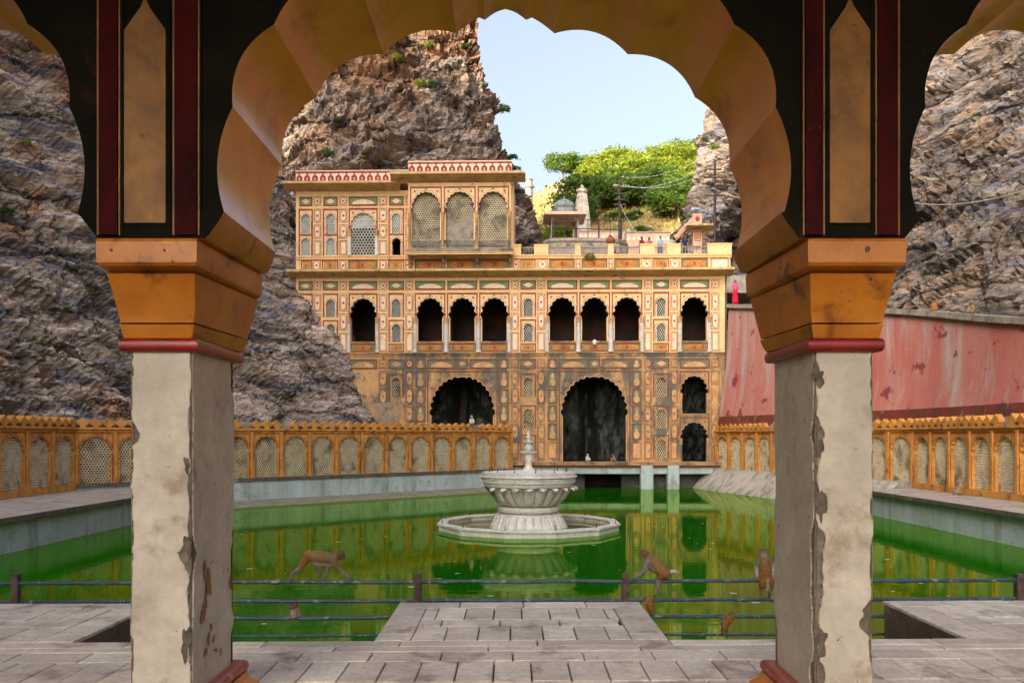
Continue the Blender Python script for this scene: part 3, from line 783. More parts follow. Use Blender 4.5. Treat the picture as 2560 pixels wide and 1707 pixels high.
def pier_panel(xs):
    """xs: outer stripe, panel, inner stripe bounds in photo pixels at the wall face"""
    f = lambda p: (p - CX) / F * 4.27
    r0a, r0b, g0, g1, r1a, r1b = [f(p) for p in xs]
    b = MB(); b.box(r0a - 0.02, r1b + 0.02, 4.2722, 4.2798, 2.746, 4.95); pw(b.build('pier_face', M['black']), pav)
    for a, c in ((r0a, r0b), (r1a, r1b)):
        b = MB(); b.box(a, c, 4.255, 4.272, 2.625, 4.9)
        b.box(a - 0.012, a - 0.004, 4.262, 4.272, 2.625, 4.9, 1); b.box(c + 0.004, c + 0.012, 4.262, 4.272, 2.625, 4.9, 1)
        pw(b.build('painted_stripe', [M['redstripe'], M['panelgold']]), pav)
    b = MB(); zb, ztp = 2.685, 3.66
    m_ = (g0 + g1) / 2
    b.prism([(g0, zb), (g1, zb), (g1, ztp), (m_ + 0.02, ztp + 0.12), (m_, ztp + 0.17), (m_ - 0.02, ztp + 0.12), (g0, ztp)], 4.258, 4.272)
    b.box(g0 - 0.02, g0 - 0.006, 4.266, 4.272, zb - 0.03, 4.9, 1); b.box(g1 + 0.006, g1 + 0.02, 4.266, 4.272, zb - 0.03, 4.9, 1)
    pw(b.build('painted_panel', [M['panelgold'], M['black']]), pav)
pier_panel((250, 296, 313, 416, 439, 494))
pier_panel((2012, 2055, 2073, 2173, 2193, 2242))

# patches where the whitewash has flaked off the pillars
def peel(x, face, cy, cz, ry, rz_, seed):
    r_ = random.Random(seed); pts = []
    ph = [r_.uniform(0, 6.28) for _ in range(4)]
    for i in range(26):
        a = 2*math.pi*i/26; k = 1 + 0.28*math.sin(2*a + ph[0]) + 0.2*math.sin(3*a + ph[1]) + 0.14*math.sin(5*a + ph[2]) + 0.1*math.sin(7*a + ph[3])
        pts.append((cy + ry*k*math.cos(a), cz + rz_*k*math.sin(a)))
    b = MB()
    if face == 'x': b.add([(x, p, q_) for p, q_ in pts], [tuple(range(26))])
    else: b.add([(p, x, q_) for p, q_ in pts], [tuple(range(26))])
    pw(b.build('flaked_patch', M['peel' if face == 'x' else 'chip']), pav)
for cy, cz, ry, rz_ in ((4.68, 0.86, .022, .05), (4.74, 0.78, .03, .10), (4.70, 0.70, .018, .05), (4.66, 0.62, .03, .055), (4.78, 0.52, .016, .022), (4.74, 0.46, .022, .03), (4.70, 0.40, .02, .026), (4.82, 0.44, .012, .02), (5.10, 0.72, .018, .035), (5.06, 0.80, .01, .014), (4.86, 0.37, .02, .012), (4.94, 0.34, .012, .02)):
    peel(-1.7105, 'x', cy, cz, ry, rz_, int(cy*1000 + cz*100))
for cx_, cz, rx_, rz_ in ((-1.745, 0.50, .028, .075), (-1.735, 1.02, .02, .05), (-1.74, 1.45, .018, .035), (1.655, 0.50, .035, .06), (1.65, 1.25, .03, .10), (1.645, 1.55, .02, .06), (1.64, 1.92, .03, .05)):
    peel(4.4955, 'y', cx_, cz, rx_, rz_, int(abs(cx_)*1000 + cz*100))

# pits knocked into the capitals
for x, z, y, r_ in ((-2.03, 2.545, 4.2495, .007), (-1.76, 2.545, 4.2495, .006), (-1.72, 2.49, 4.2505, .005), (-1.93, 2.33, 4.395, .004), (1.80, 2.55, 4.2495, .013), (1.72, 2.36, 4.384, .005), (1.77, 2.31, 4.405, .005), (1.86, 2.42, 4.352, .009)):
    b = MB(); b.prism(ngon(x, z, r_, r_ * 1.2, 9), y - 0.001, y + 0.02); pw(b.build('pit', M['chip']), pav)
# ================================================================== PALACE FACADE ACROSS THE POOL
TH = R(1.5)
pal = empty('palace', 'painted cream and ochre palace with cusped arches and jali windows built into the gorge', 'building', (0, 60, 0), -TH)
def fu(p):
    r = (p - CX) / F
    return 60 * r / (math.cos(TH) + r * math.sin(TH))
def fz(y): return 1.6 + (HY - y) / 35.0

def carch(cx, hw, zs, zp, L=9, seg=4, tip=0.06):
    """cusped arch from the left springing over the peak to the right springing"""
    h = zp - zs
    ts = [k / (L / 2.0) * math.pi / 2 for k in range(int(L / 2) + 1)]
    P = [Vector((-hw * math.cos(t) ** 0.85, (h - tip) * math.sin(t) ** 0.95)) for t in ts]
    out = []
    for k in range(len(P) - 1):
        a, b = P[k], P[k+1]; ch = b - a; nl = Vector((-ch.y, ch.x)).normalized()
        for i in range(seg):
            t = i / seg
            out.append(a + ch * t + nl * (0.34 * ch.length * 4 * t * (1 - t)))
    a = P[-1]; b = Vector((0, h))
    ch = b - a; nl = Vector((-ch.y, ch.x)).normalized()
    for i in range(seg):
        t = i / seg
        out.append(a + ch * t + nl * (0.22 * ch.length * math.sin(t * math.pi)))
    half = [(cx + p.x, zs + p.y) for p in out]
    return half + [(cx, zp)] + [(2 * cx - x, z) for x, z in reversed(half)]

def arch_poly(x0, x1, z1, cx, hw, zb, curve):
    return [(x0, zb), (cx - hw, zb)] + curve + [(cx + hw, zb), (x1, zb), (x1, z1), (x0, z1)]

def offset_curve(c, d):
    out = []
    for i, (x, z) in enumerate(c):
        a = Vector(c[max(i-1, 0)]); b = Vector(c[min(i+1, len(c)-1)]); t = (b - a)
        n = Vector((-t.y, t.x)).normalized() if t.length > 1e-6 else Vector((0, 1))
        out.append((x + n.x * d, z + n.y * d))
    return out

def band(mb, c, d0, d1, y0, y1, mi=0):
    A, B = offset_curve(c, d0), offset_curve(c, d1); n = len(c)
    vs = [(x, y0, z) for x, z in A] + [(x, y0, z) for x, z in B] + [(x, y1, z) for x, z in A] + [(x, y1, z) for x, z in B]
    fs = []
    for i in range(n - 1):
        fs += [(i, i+1, n+i+1, n+i), (2*n+i, 2*n+i+1, i+1, i), (n+i, n+i+1, 3*n+i+1, 3*n+i)]
    mb.add(vs, fs, mi)

MS = {False: [M['cream'], M['rust'], M['green'], M['rose'], M['ochre']], True: [M['weather'], M['wrust'], M['wgreen'], M['wrose'], M['wrose']]}
def frame(mb, x0, x1, z0, z1, w, y0, mi=1, y1=-0.001):
    mb.box(x0, x1, y0, y1, z0, z0 + w, mi); mb.box(x0, x1, y0, y1, z1 - w, z1, mi)
    mb.box(x0, x0 + w, y0, y1, z0 + w, z1 - w, mi); mb.box(x1 - w, x1, y0, y1, z0 + w, z1 - w, mi)
def rosette(mb, cx, cz, r, y, mi=1):
    pts = []
    for i in range(16):
        rr = r if i % 2 == 0 else r * 0.6
        pts.append((cx + rr * math.cos(math.pi*i/8), cz + rr * math.sin(math.pi*i/8)))
    mb.prism(pts, y, y + 0.02, mi, back=False)
    mb.prism(ngon(cx, cz, r*0.3, r*0.3, 6), y - 0.012, y, 4, back=False)
def cartouche(x0, x1, z0, z1, k=0.28):
    w, h = x1 - x0, z1 - z0; a = w * k
    q = [(x0 + a, z0), (x1 - a, z0), (x1 - a, z0 + a * 0.45), (x1 - a * 0.45, z0 + a), (x1, z0 + a), (x1, z1 - a), (x1 - a * 0.45, z1 - a), (x1 - a, z1 - a * 0.45), (x1 - a, z1),
         (x0 + a, z1), (x0 + a, z1 - a * 0.45), (x0 + a * 0.45, z1 - a), (x0, z1 - a), (x0, z0 + a), (x0 + a * 0.45, z0 + a), (x0 + a, z0 + a * 0.45)]
    return q
def shrink(poly, d):
    xs = [p[0] for p in poly]; zs = [p[1] for p in poly]; cx, cz = (min(xs)+max(xs))/2, (min(zs)+max(zs))/2
    wx, wz = (max(xs)-min(xs))/2, (max(zs)-min(zs))/2
    return [(cx + (x-cx) * (wx-d)/wx, cz + (z-cz) * (wz-d)/wz) for x, z in poly]

def panel(x0, x1, z0, z1, style, worn=False, parent=None, y=0.0):
    b = MB(); w, h = x1 - x0, z1 - z0; cx, cz = (x0+x1)/2, (z0+z1)/2
    if style in ('cart', 'plain'):
        frame(b, x0, x1, z0, z1, 0.028, -0.030)
        if style == 'cart':
            q = cartouche(x0 + 0.07, x1 - 0.07, z0 + 0.07, z1 - 0.07)
            b.prism(q, -0.032, -0.001, 1, back=False); b.prism(shrink(q, 0.032), -0.044, -0.03, 3, back=False)
            rosette(b, cx, cz, min(0.1, w * 0.22), -0.06)
        else:
            frame(b, x0 + 0.08, x1 - 0.08, z0 + 0.08, z1 - 0.08, 0.022, -0.030)
            b.box(x0 + 0.11, x1 - 0.11, -0.022, -0.001, z0 + 0.11, z1 - 0.11, 3)
    elif style in ('oval', 'arch', 'loz', 'square', 'bird'):
        frame(b, x0, x1, z0, z1, 0.075, -0.055)
        b.box(x0 + 0.075, x1 - 0.075, -0.012, -0.001, z0 + 0.075, z1 - 0.075, 2 if style != 'square' else 0)
        if style == 'oval':
            a = w * 0.5 - 0.14; c = h * 0.5 - 0.12
            q = [(cx + a * (abs(math.cos(t)) ** 0.55) * math.copysign(1, math.cos(t)), cz + c * (abs(math.sin(t)) ** 0.7) * math.copysign(1, math.sin(t))) for t in [2*math.pi*i/20 for i in range(20)]]
            b.prism(q, -0.028, -0.012, 1, back=False); b.prism(shrink(q, 0.025), -0.04, -0.028, 4, back=False)
            d = [(cx - a*0.72, cz), (cx - a*0.3, cz - c*0.32), (cx, cz - c*0.62), (cx + a*0.3, cz - c*0.32), (cx + a*0.72, cz), (cx + a*0.3, cz + c*0.32), (cx, cz + c*0.62), (cx - a*0.3, cz + c*0.32)]
            b.prism(d, -0.052, -0.04, 1, back=False); b.prism(shrink(d, 0.05), -0.06, -0.052, 4, back=False)
            b.prism(ngon(cx, cz, c*0.36, c*0.36, 8), -0.075, -0.06, 1, back=False)
        elif style == 'arch':
            zb = z0 + 0.08; hh = h - 0.26; pts = []
            steps = [(-0.40, 0), (-0.36, 0.14), (-0.42, 0.30), (-0.34, 0.42), (-0.35, 0.60), (-0.26, 0.68), (-0.22, 0.84), (-0.1, 0.95), (0, 1.0)]
            l = [(cx + w * s_, zb + hh * t) for s_, t in steps]
            q = [(l[0][0], zb)] + [(2*cx - l[0][0], zb)] + [(2*cx - x, z) for x, z in l[1:]] + [p for p in reversed(l[1:-1])]
            b.prism(q, -0.026, -0.012, 1, back=False); b.prism(shrink(q, 0.022), -0.04, -0.026, 3, back=False)
        elif style == 'loz':
            steps = [(0.36, 0), (0.22, 0.10), (0.16, 0.22), (0.07, 0.22), (0, 0.34)]
            q = [(cx + w*s_, cz + h*t) for s_, t in steps] + [(cx - w*s_, cz + h*t) for s_, t in reversed(steps[:-1])]
            q += [(cx - w*s_, cz - h*t) for s_, t in steps[1:]] + [(cx + w*s_, cz - h*t) for s_, t in reversed(steps[1:-1])]
            b.prism(q, -0.026, -0.012, 1, back=False); b.prism(shrink(q, 0.02), -0.038, -0.026, 3, back=False)
        else:
            frame(b, x0 + 0.13, x1 - 0.13, z0 + 0.12, z1 - 0.12, 0.025, -0.03, 2)
            b.box(x0 + 0.16, x1 - 0.16, -0.03, -0.012, z0 + 0.15, z1 - 0.15, 4)
            rosette(b, cx, cz, 0.1, -0.05)
    elif style == 'vase':                                           # niche with a painted vase
        frame(b, x0, x1, z0, z1, 0.05, -0.06)
        b.box(x0 + 0.05, x1 - 0.05, -0.01, -0.001, z0 + 0.05, z1 - 0.05, 2)
        prof = [(0.12, 0.08), (0.24, 0.16), (0.30, 0.32), (0.22, 0.46), (0.10, 0.54), (0.16, 0.6), (0.2, 0.68), (0.12, 0.78), (0.05, 0.9), (0, 0.92)]
        q = [(cx + w*a, z0 + h*t) for a, t in prof] + [(cx - w*a, z0 + h*t) for a, t in reversed(prof[:-1])]
        b.prism(q, -0.04, -0.01, 4, back=False)
        b.prism(ngon(cx, z0 + h*0.3, w*0.2, h*0.13, 10), -0.055, -0.04, 3, back=False)
    o = b.build('panel', MS[worn], parent or pal, loc=(0, y, 0) if y else None)
    return o

# ---- pierced screens
def jali_mesh(w, h, pitch, bar, depth):
    m = MB(); n = 6
    dx = pitch; dz = pitch * math.sqrt(3) / 2
    r = pitch / math.sqrt(3)
    j = 0; z = 0.0
    ro, ri = r, r - bar
    while z < h + dz:
        x = -w / 2 + (dx / 2 if j % 2 else 0)
        while x < w / 2 + dx / 2:
            o = [(x + ro * math.sin(math.pi*k/3), 0, z + ro * math.cos(math.pi*k/3)) for k in range(6)]
            i_ = [(x + ri * math.sin(math.pi*k/3), 0, z + ri * math.cos(math.pi*k/3)) for k in range(6)]
            ib = [(a, depth, c) for a, _, c in i_]
            fs = [(k, 6 + k, 6 + (k+1) % 6, (k+1) % 6) for k in range(6)] + [(6+k, 12+k, 12+(k+1) % 6, 6+(k+1) % 6) for k in range(6)]
            m.add(o + i_ + ib, fs)
            x += dx
        z += dz; j += 1
    return m
JM = {}
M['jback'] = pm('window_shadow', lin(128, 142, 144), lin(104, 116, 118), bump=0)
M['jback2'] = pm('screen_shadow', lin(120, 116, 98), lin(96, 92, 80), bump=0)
def jali(cx, hw, zb, zp, y, mat, pitch=0.125, bar=0.014, parent=None, backing=None):
    w, h = round(hw * 2 + 0.06, 3), round(zp - zb, 3)
    key = (w, h, pitch, bar, mat.name)
    if key not in JM: JM[key] = jali_mesh(w, h, pitch, bar, 0.06).mesh('jali_screen', mat)
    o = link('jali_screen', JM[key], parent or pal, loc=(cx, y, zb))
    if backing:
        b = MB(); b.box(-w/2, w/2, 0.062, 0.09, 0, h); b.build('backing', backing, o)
    return o

def arch_trim(cx, hw, zb, curve, x0, x1, z1, worn=False, ros=True, y=0.0, lines=True):
    """painted spandrel: rust frame, scalloped rim, two rosettes and a bud"""
    b = MB()
    if lines:                                                   # three-sided frame, open at the foot
        b.box(x0, x1, -0.05, -0.001, z1 - 0.075, z1, 1); b.box(x0, x0 + 0.075, -0.05, -0.001, zb, z1 - 0.075, 1); b.box(x1 - 0.075, x1, -0.05, -0.001, zb, z1 - 0.075, 1)
    jam = [(cx - hw, zb + 0.02)] + curve + [(cx + hw, zb + 0.02)]
    band(b, jam, -0.001, 0.07, -0.045, 0.0, 3); band(b, jam, 0.07, 0.10, -0.03, 0.0, 1)
    if ros:
        d = (x1 - x0) * 0.12
        rosette(b, x0 + d + 0.05, z1 - d - 0.06, 0.085, -0.04); rosette(b, x1 - d - 0.05, z1 - d - 0.06, 0.085, -0.04)
        b.prism([(cx, z1 - 0.27), (cx + 0.07, z1 - 0.19), (cx + 0.03, z1 - 0.14), (cx + 0.09, z1 - 0.11), (cx, z1 - 0.085), (cx - 0.09, z1 - 0.11), (cx - 0.03, z1 - 0.14), (cx - 0.07, z1 - 0.19)], -0.03, -0.001, 2, back=False)
    return b.build('arch_surround', MS[worn], pal, loc=(0, y, 0))

def column(x, z0, z1, r, mat, y=-0.05, name='column'):
    c = MB()
    def sq(rr, z): return [(x + rr*math.cos(math.pi/8 + math.pi*k/4), y + rr*math.sin(math.pi/8 + math.pi*k/4), z) for k in range(8)]
    h = z1 - z0
    c.loft([sq(r*1.3, z0), sq(r*1.3, z0 + 0.08), sq(r*1.05, z0 + 0.16), sq(r, z0 + 0.2), sq(r*0.94, z1 - 0.42)])
    c.loft([sq(r*1.1, z1 - 0.42), sq(r*1.18, z1 - 0.36), sq(r*1.05, z1 - 0.3), sq(r*1.2, z1 - 0.2), sq(r*1.45, z1 - 0.06), sq(r*1.5, z1)], 1)
    return c.build(name, [mat, M['wrose']], pal)

T0, T1 = 0.0, 0.45                                   # wall thickness
DK = M['dark']
# ------------------------------------------------ ground storey
P3, W3, P4 = (946, 970), (970, 1012), (1012, 1035)
PC = {'p3': (947.5, 968), 'p4': (1014, 1033), 'p5': (1278, 1297), 'p6': (1343.5, 1362.5), 'p7': (1610.5, 1629), 'p8': (1676.5, 1694.5), 'p9': (1778, 1798), 'p2': (849, 868), 'p1': (784.5, 803)}
WC = {'w1': (747, 782), 'w2': (807.5, 845.5), 'w3': (971.5, 1010), 'w4': (1301, 1340), 'w5': (1633, 1672.5)}
zg0, zg1 = -0.14, 7.39
gw = MB()
def solid(mb, p0, p1, z0, z1): mb.box(fu(p0), fu(p1), T0, T1, z0, z1)
def bay(mb, p0, p1, z0, z1, opens):
    """a bay of wall from pixel column p0 to p1 with openings stacked from the bottom: (cx_px, hw, zb, zs, zp, L)"""
    x0, x1 = fu(p0), fu(p1); z = z0
    for i, (c, hw, zb, zs, zp, L) in enumerate(opens):
        cx = fu(c); top = z1 if i == len(opens) - 1 else (zp + opens[i+1][2]) / 2
        if zb > z + 1e-4: mb.box(x0, x1, T0, T1, z, zb)
        mb.prism(arch_poly(x0, x1, top, cx, hw, zb, carch(cx, hw, zs, zp, L)), T0, T1)
        z = top
solid(gw, 740, 970, zg0, zg1)
W_G = [(0.32, 0.06, 0.98, 1.50, 7), (0.32, 2.21, 3.12, 3.61, 7), (0.32, 4.43, 5.36, 5.87, 7)]
for k in ('w3', 'w4', 'w5'):
    a, c = WC[k]; m_ = (a + c) / 2
    lo, hi = {'w3': (970, 1012), 'w4': (1299.5, 1341.5), 'w5': (1631, 1674.5)}[k]
    bay(gw, lo, hi, zg0, zg1, [(m_, *q) for q in W_G])
    for hw, zb, zs, zp, L in W_G:
        jali(fu(m_), hw, zb, zp, 0.14, M['jali'], 0.16, 0.022)
        arch_trim(fu(m_), hw, zb, carch(fu(m_), hw, zs, zp, L), fu(a), fu(c), zp + 0.26, True, False)
for lo, hi in ((1012, 1067), (1245, 1299.5), (1341.5, 1396), (1577, 1631), (1674.5, 1697)):
    solid(gw, lo, hi, zg0, zg1)
BIG = [(1155.5, 2.21), (1486, 2.25)]
for (c, hw), (lo, hi) in zip(BIG, ((1067, 1245), (1396, 1577))):
    bay(gw, lo, hi, zg0, zg1, [(c, hw, zg0, 3.1, 5.86, 17)])
    cx = fu(c)
    arch_trim(cx, hw, zg0, carch(cx, hw, 3.1, 5.86, 17), fu(lo + 1), fu(hi - 1), 6.33, True, False)
    # scrolling foliage painted in the spandrels
    for s in (-1, 1):
        for k in range(7):
            t = 0.25 + k * 0.17
            px_, pz_ = cx + s * (hw * 0.98 * math.cos(t) + 0.34 + 0.06*(k % 2)), 3.3 + 2.62 * math.sin(t) + 0.26
            if px_ * s > (fu(hi) if s > 0 else -fu(lo)) - 0.18 or pz_ > 6.2: continue
            b = MB(); pts = []
            for i in range(15):
                a_ = i * 0.62 + k; r_ = 0.035 + 0.011 * i
                pts.append((px_ + s * r_ * math.cos(a_), -0.012, pz_ + r_ * math.sin(a_)))
            b.tube(pts, 0.022, 5); b.build('scroll', M['wrose' if k % 2 else 'wrust'], pal)
bay(gw, 1697, 1776, zg0, zg1, [(1735.5, 0.90, -0.13, 1.4, 2.64, 9), (1735.5, 0.91, 3.26, 4.6, 5.93, 9)])
for zb, zs, zp in ((-0.13, 1.4, 2.64), (3.26, 4.6, 5.93)):
    arch_trim(fu(1735.5), 0.9, zb, carch(fu(1735.5), 0.9, zs, zp, 9), fu(1699), fu(1773), zp + 0.36, True)
    b = MB(); b.box(fu(1698), fu(1774), -0.09, 0.0, zb - 0.1, zb - 0.01); b.build('sill', M['weather'], pal)
    for s in (1702, 1769.5): column(fu(s), zb, zs + 0.1, 0.1, M['weather'], -0.04)
solid(gw, 1776, 1812, zg0, zg1)
gw.build('lower_wall', M['weather'], pal)
for k in ('p3', 'p4', 'p5', 'p6', 'p7', 'p8', 'p9'):
    a, c = PC[k]
    for z0, z1, st in ((6.53, 7.15, 'cart'), (5.27, 6.31, 'cart'), (3.97, 5.08, 'cart'), (2.70, 3.79, 'cart'), (1.43, 2.52, 'cart'), (0.0, 1.29, 'plain')):
        panel(fu(a), fu(c), z0, z1, st, True)
for a, c in ((1039, 1064), (1247.5, 1272), (1369, 1393), (1579.5, 1603.5)):
    for z0, z1, st in ((6.49, 7.15, 'vase'), (5.15, 6.31, 'vase'), (3.95, 5.02, 'vase'), (2.68, 3.85, 'vase'), (1.38, 2.58, 'vase'), (0.0, 1.24, 'plain')):
        panel(fu(a), fu(c), z0, z1, st, True)
for a, c, st in ((1068.5, 1138, 'arch'), (1143, 1169, 'loz'), (1174, 1243, 'arch'), (1398, 1469, 'arch'), (1473, 1500, 'loz'), (1504, 1575, 'arch'), (1301, 1340, 'loz'), (971, 1011, 'loz'), (1633, 1673, 'loz'), (1699, 1774, 'arch'), (873, 943, 'arch')):
    panel(fu(a), fu(c), 6.47, 7.17, st, True)
# patched plaster beside the rock, with the painted marks that are left on it
b = MB(); b.prism([(fu(870), -0.1), (fu(1011), -0.1), (fu(1011), 4.05), (fu(985), 4.12), (fu(940), 4.0), (fu(900), 4.1), (fu(860), 3.9)], -0.1, -0.004)
b.build('plaster_patch', M['grime'], pal)
def text(s, x, z, size, mat, y):
    cu = bpy.data.curves.new('mark', 'FONT'); cu.body = s; cu.size = size; cu.extrude = 0.004
    o = bpy.data.objects.new('painted_mark', cu); COL.objects.link(o)
    dg = bpy.context.evaluated_depsgraph_get(); me = bpy.data.meshes.new_from_object(o.evaluated_get(dg))
    bpy.data.objects.remove(o); me.materials.clear(); me.materials.append(mat)
    return link('painted_mark', me, pal, loc=(x, y, z), rot=(R(90), 0, 0))
text('8', fu(974), fz(1024), 0.62, pm('faded_red_mark', lin(136, 84, 70), lin(150, 110, 90), scale=6), -0.106)
text('S', fu(990), fz(1013), 0.42, pm('faded_dark_mark', lin(86, 78, 72), lin(116, 104, 92), scale=6), -0.106)
text('F', fu(928), fz(1010), 0.36, pm('faded_grey_mark', lin(122, 112, 100), lin(140, 126, 110), scale=6), -0.106)
# waterspout weathering pilaster knobs on the far right pier
for zz in (0.9, 1.9, 2.9, 3.9, 4.9, 5.8):
    b = MB(); b.prism(ngon(fu(1788), zz, 0.26, 0.42, 12), -0.07, -0.03, 0, back=False); b.prism(ngon(fu(1788), zz, 0.16, 0.28, 10), -0.1, -0.07, 0, back=False); b.build('boss', M['wrose'], pal)

# ------------------------------------------------ beaded string courses
def beads(p0, p1, z0, z1, y, mat, pitch=0.17, name='bead_course', parent=None):
    b = MB(); x0, x1 = fu(p0), fu(p1); h = z1 - z0
    b.box(x0, x1, y - 0.10, y + 0.02, z1 - h * 0.3, z1); b.box(x0, x1, y - 0.03, y + 0.02, z0 + h*0.12, z1 - h * 0.3 - 0.001); b.box(x0, x1, y - 0.07, y + 0.02, z0, z0 + h * 0.12)
    n = int((x1 - x0) / pitch)
    for i in range(n):
        x = x0 + (i + 0.5) * (x1 - x0) / n; zc = z0 + h * 0.42; r = h * 0.27
        b.add([(x - r, y - 0.03, zc), (x, y - 0.03, zc - r), (x + r, y - 0.03, zc), (x, y - 0.03, zc + r), (x, y - 0.09, zc)], [(0, 1, 4), (1, 2, 4), (2, 3, 4), (3, 0, 4)])
    return stuff(b.build(name, mat, parent or pal))
beads(740, 1812, 7.39, 7.62, 0.0, M['weather'])
beads(740, 1829, 14.33, 14.58, 0.0, M['cream'])

# ------------------------------------------------ first storey
z0, z1 = 7.62, 13.03
fw = MB()
W_1 = [(0.32, 8.37, 9.24, 9.71, 7), (0.32, 10.17, 11.02, 11.5, 7)]
for k, (lo, hi) in {'w1': (740, 784), 'w2': (806, 848), 'w3': (970, 1012), 'w4': (1299.5, 1341.5), 'w5': (1631, 1674.5)}.items():
    a, c = WC[k]; m_ = (a + c) / 2
    bay(fw, lo, hi, z0, z1, [(m_, *q) for q in W_1])
    for q_, (hw, zb, zs, zp, L) in enumerate(W_1):
        jali(fu(m_), hw, zb, zp, 0.14, M['jaliw'], 0.16, 0.02)
        arch_trim(fu(m_), hw, zb, carch(fu(m_), hw, zs, zp, L), fu(a), fu(c), zp + 0.28 + 0.1 * q_, False, False)
    panel(fu(a), fu(c), 7.68, 8.28, 'square')
for lo, hi in ((784, 806), (848, 870), (946, 970), (1012, 1035), (1276, 1299.5), (1341.5, 1365), (1608, 1631), (1674.5, 1697), (1776, 1812)):
    solid(fw, lo, hi, z0, z1)
ARC1 = [(907.5, 870, 946), (1075, 1035, 1115.5), (1156, 1115.5, 1196), (1236, 1196, 1276), (1405.5, 1365, 1446), (1486, 1446, 1527), (1567.5, 1527, 1608), (1736, 1697, 1776)]
for c, lo, hi in ARC1:
    cx = fu(c); hw = 0.885
    bay(fw, lo, hi, z0, z1, [(c, hw, 8.43, 10.11, 11.54, 9)])
    arch_trim(cx, hw, 8.43, carch(cx, hw, 10.11, 11.54, 9), fu(lo + 2.2), fu(hi - 2.2), 11.88)
    panel(fu(lo + 6), fu(hi - 6), 7.68, 8.30, 'oval')
    panel(fu(lo + 3), fu(hi - 3), 12.12, 12.76, 'arch')
    b = MB(); b.box(fu(lo + 4), fu(hi - 4), -0.07, 0.3, 8.33, 8.428); b.build('sill', M['weather'], pal)
fw.build('upper_wall', M['cream'], pal)
for p in (872.5, 943.5, 1038, 1115.5, 1196, 1273, 1368, 1446, 1527, 1605, 1699.5, 1773.5):
    column(fu(p), 7.64, 10.12, 0.17 if p in (1115.5, 1196, 1446, 1527) else 0.13, M['marble'])
for k, (a, c) in PC.items():
    for za, zb_, st in ((12.13, 12.75, 'cart'), (10.61, 11.80, 'cart'), (9.25, 10.44, 'cart'), (7.70, 9.06, 'plain')):
        panel(fu(a), fu(c), za, zb_, st)
for k, (a, c) in WC.items():
    panel(fu(a), fu(c), 12.12, 12.76, 'loz')
b = MB(); b.box(fu(742), fu(1810), -0.035, 0.0, 11.93, 12.06); b.build('string_course', M['cream'], pal)

# ------------------------------------------------ main eave, parapet band, roof
def eave(p0, p1, zt, zf, zw, out, mat, y=0.0, ret=0.0):
    """sloping stone eave: zt top at the wall, zf bottom of the front edge, zw underside at the wall"""
    b = MB(); x0, x1 = fu(p0), fu(p1)
    pr = [(y, zw), (y - out, zf), (y - out, zf + 0.16), (y, zt)]
    b.loft([[(x0, a, c) for a, c in pr], [(x1, a, c) for a, c in pr]])
    return b.build('eave', mat, pal)
eave(726, 1829, 13.62, 13.28, 13.0, 1.05, M['chajja'])
pb = MB(); pb.box(fu(740), fu(1826), 0.0, 0.35, 13.04, 14.33); pb.build('parapet_wall', M['cream'], pal)
Q = lambda a: 1240 + a / 3.675
Q1 = lambda a: 700 + a / 3.675
for a, c, st in ((150, 215, 'cart'), (225, 362, 'square'), (376, 478, 'cart'), (488, 722, 'oval'), (731, 778, 'cart'), (787, 1020, 'oval'), (1030, 1076, 'cart'), (1086, 1320, 'oval'), (1330, 1438, 'cart'), (1446, 1586, 'square'), (1596, 1690, 'cart'), (1700, 1945, 'oval'), (1972, 2140, 'plain')):
    panel(fu(Q(a)), fu(Q(c)), 13.52, 14.29, st)
for a, c, st in ((195, 292, 'square'), (300, 375, 'cart'), (386, 536, 'square'), (546, 616, 'cart'), (628, 896, 'oval'), (912, 980, 'cart'), (996, 1142, 'square'), (1152, 1192, 'cart'), (1240, 1512, 'oval'), (1536, 1814, 'oval'), (1832, 2106, 'oval')):
    panel(fu(Q1(a)), fu(Q1(c)), 13.52, 14.29, st)
# roof terrace
rt = MB(); rt.box(fu(740), fu(1812), 0.36, 7.5, 14.1, 14.42); rt.build('roof', M['stone'], pal)
posts = [(150, 230), (350, 480), (725, 778), (1028, 1080), (1325, 1455), (1570, 1695), (1945, 2165)]
for a, c in posts:
    b = MB(); x0, x1 = fu(Q(a)), fu(Q(c)); b.box(x0, x1, -0.02, 0.32, 14.58, 15.26); b.box(x0 - 0.04, x1 + 0.04, -0.06, 0.36, 15.26, 15.34)
    frame(b, x0 + 0.07, x1 - 0.07, 14.66, 15.2, 0.03, -0.04, 0, -0.02)
    b.build('parapet_post', M['ochre2'] if 'ochre2' in M else M['cream'], pal)
def balustrade(x0, x1, z0, z1, y, mat, arcs=True):
    b = MB(); b.box(x0, x1, y, y + 0.12, z1 - 0.08, z1); b.box(x0, x1, y, y + 0.12, z0, z0 + 0.07)
    n = max(3, int(round((x1 - x0) / 0.2))); st = (x1 - x0) / n
    for i in range(n + 1):
        x = x0 + i * st; b.box(max(x0, x - 0.022), min(x1, x + 0.022), y + 0.02, y + 0.1, z0 + 0.07, z1 - 0.08)
    if arcs:
        for i in range(n):
            pts = [(x0 + (i + 0.5) * st + st * math.cos(math.pi * k / 8) * (1 if 0 < i < n - 1 else 0.5), y + 0.05, z0 + (z1 - z0) * 0.45 + (z1 - z0) * 0.42 * math.sin(math.pi * k / 8)) for k in range(9)]
            b.tube(pts, 0.02, 4)
    return b.build('balustrade', mat, pal)
for (a, c), (d, e) in zip(posts[:-1], posts[1:]):
    balustrade(fu(Q(c)), fu(Q(d)), 14.585, 15.18, 0.1, M['stone'])

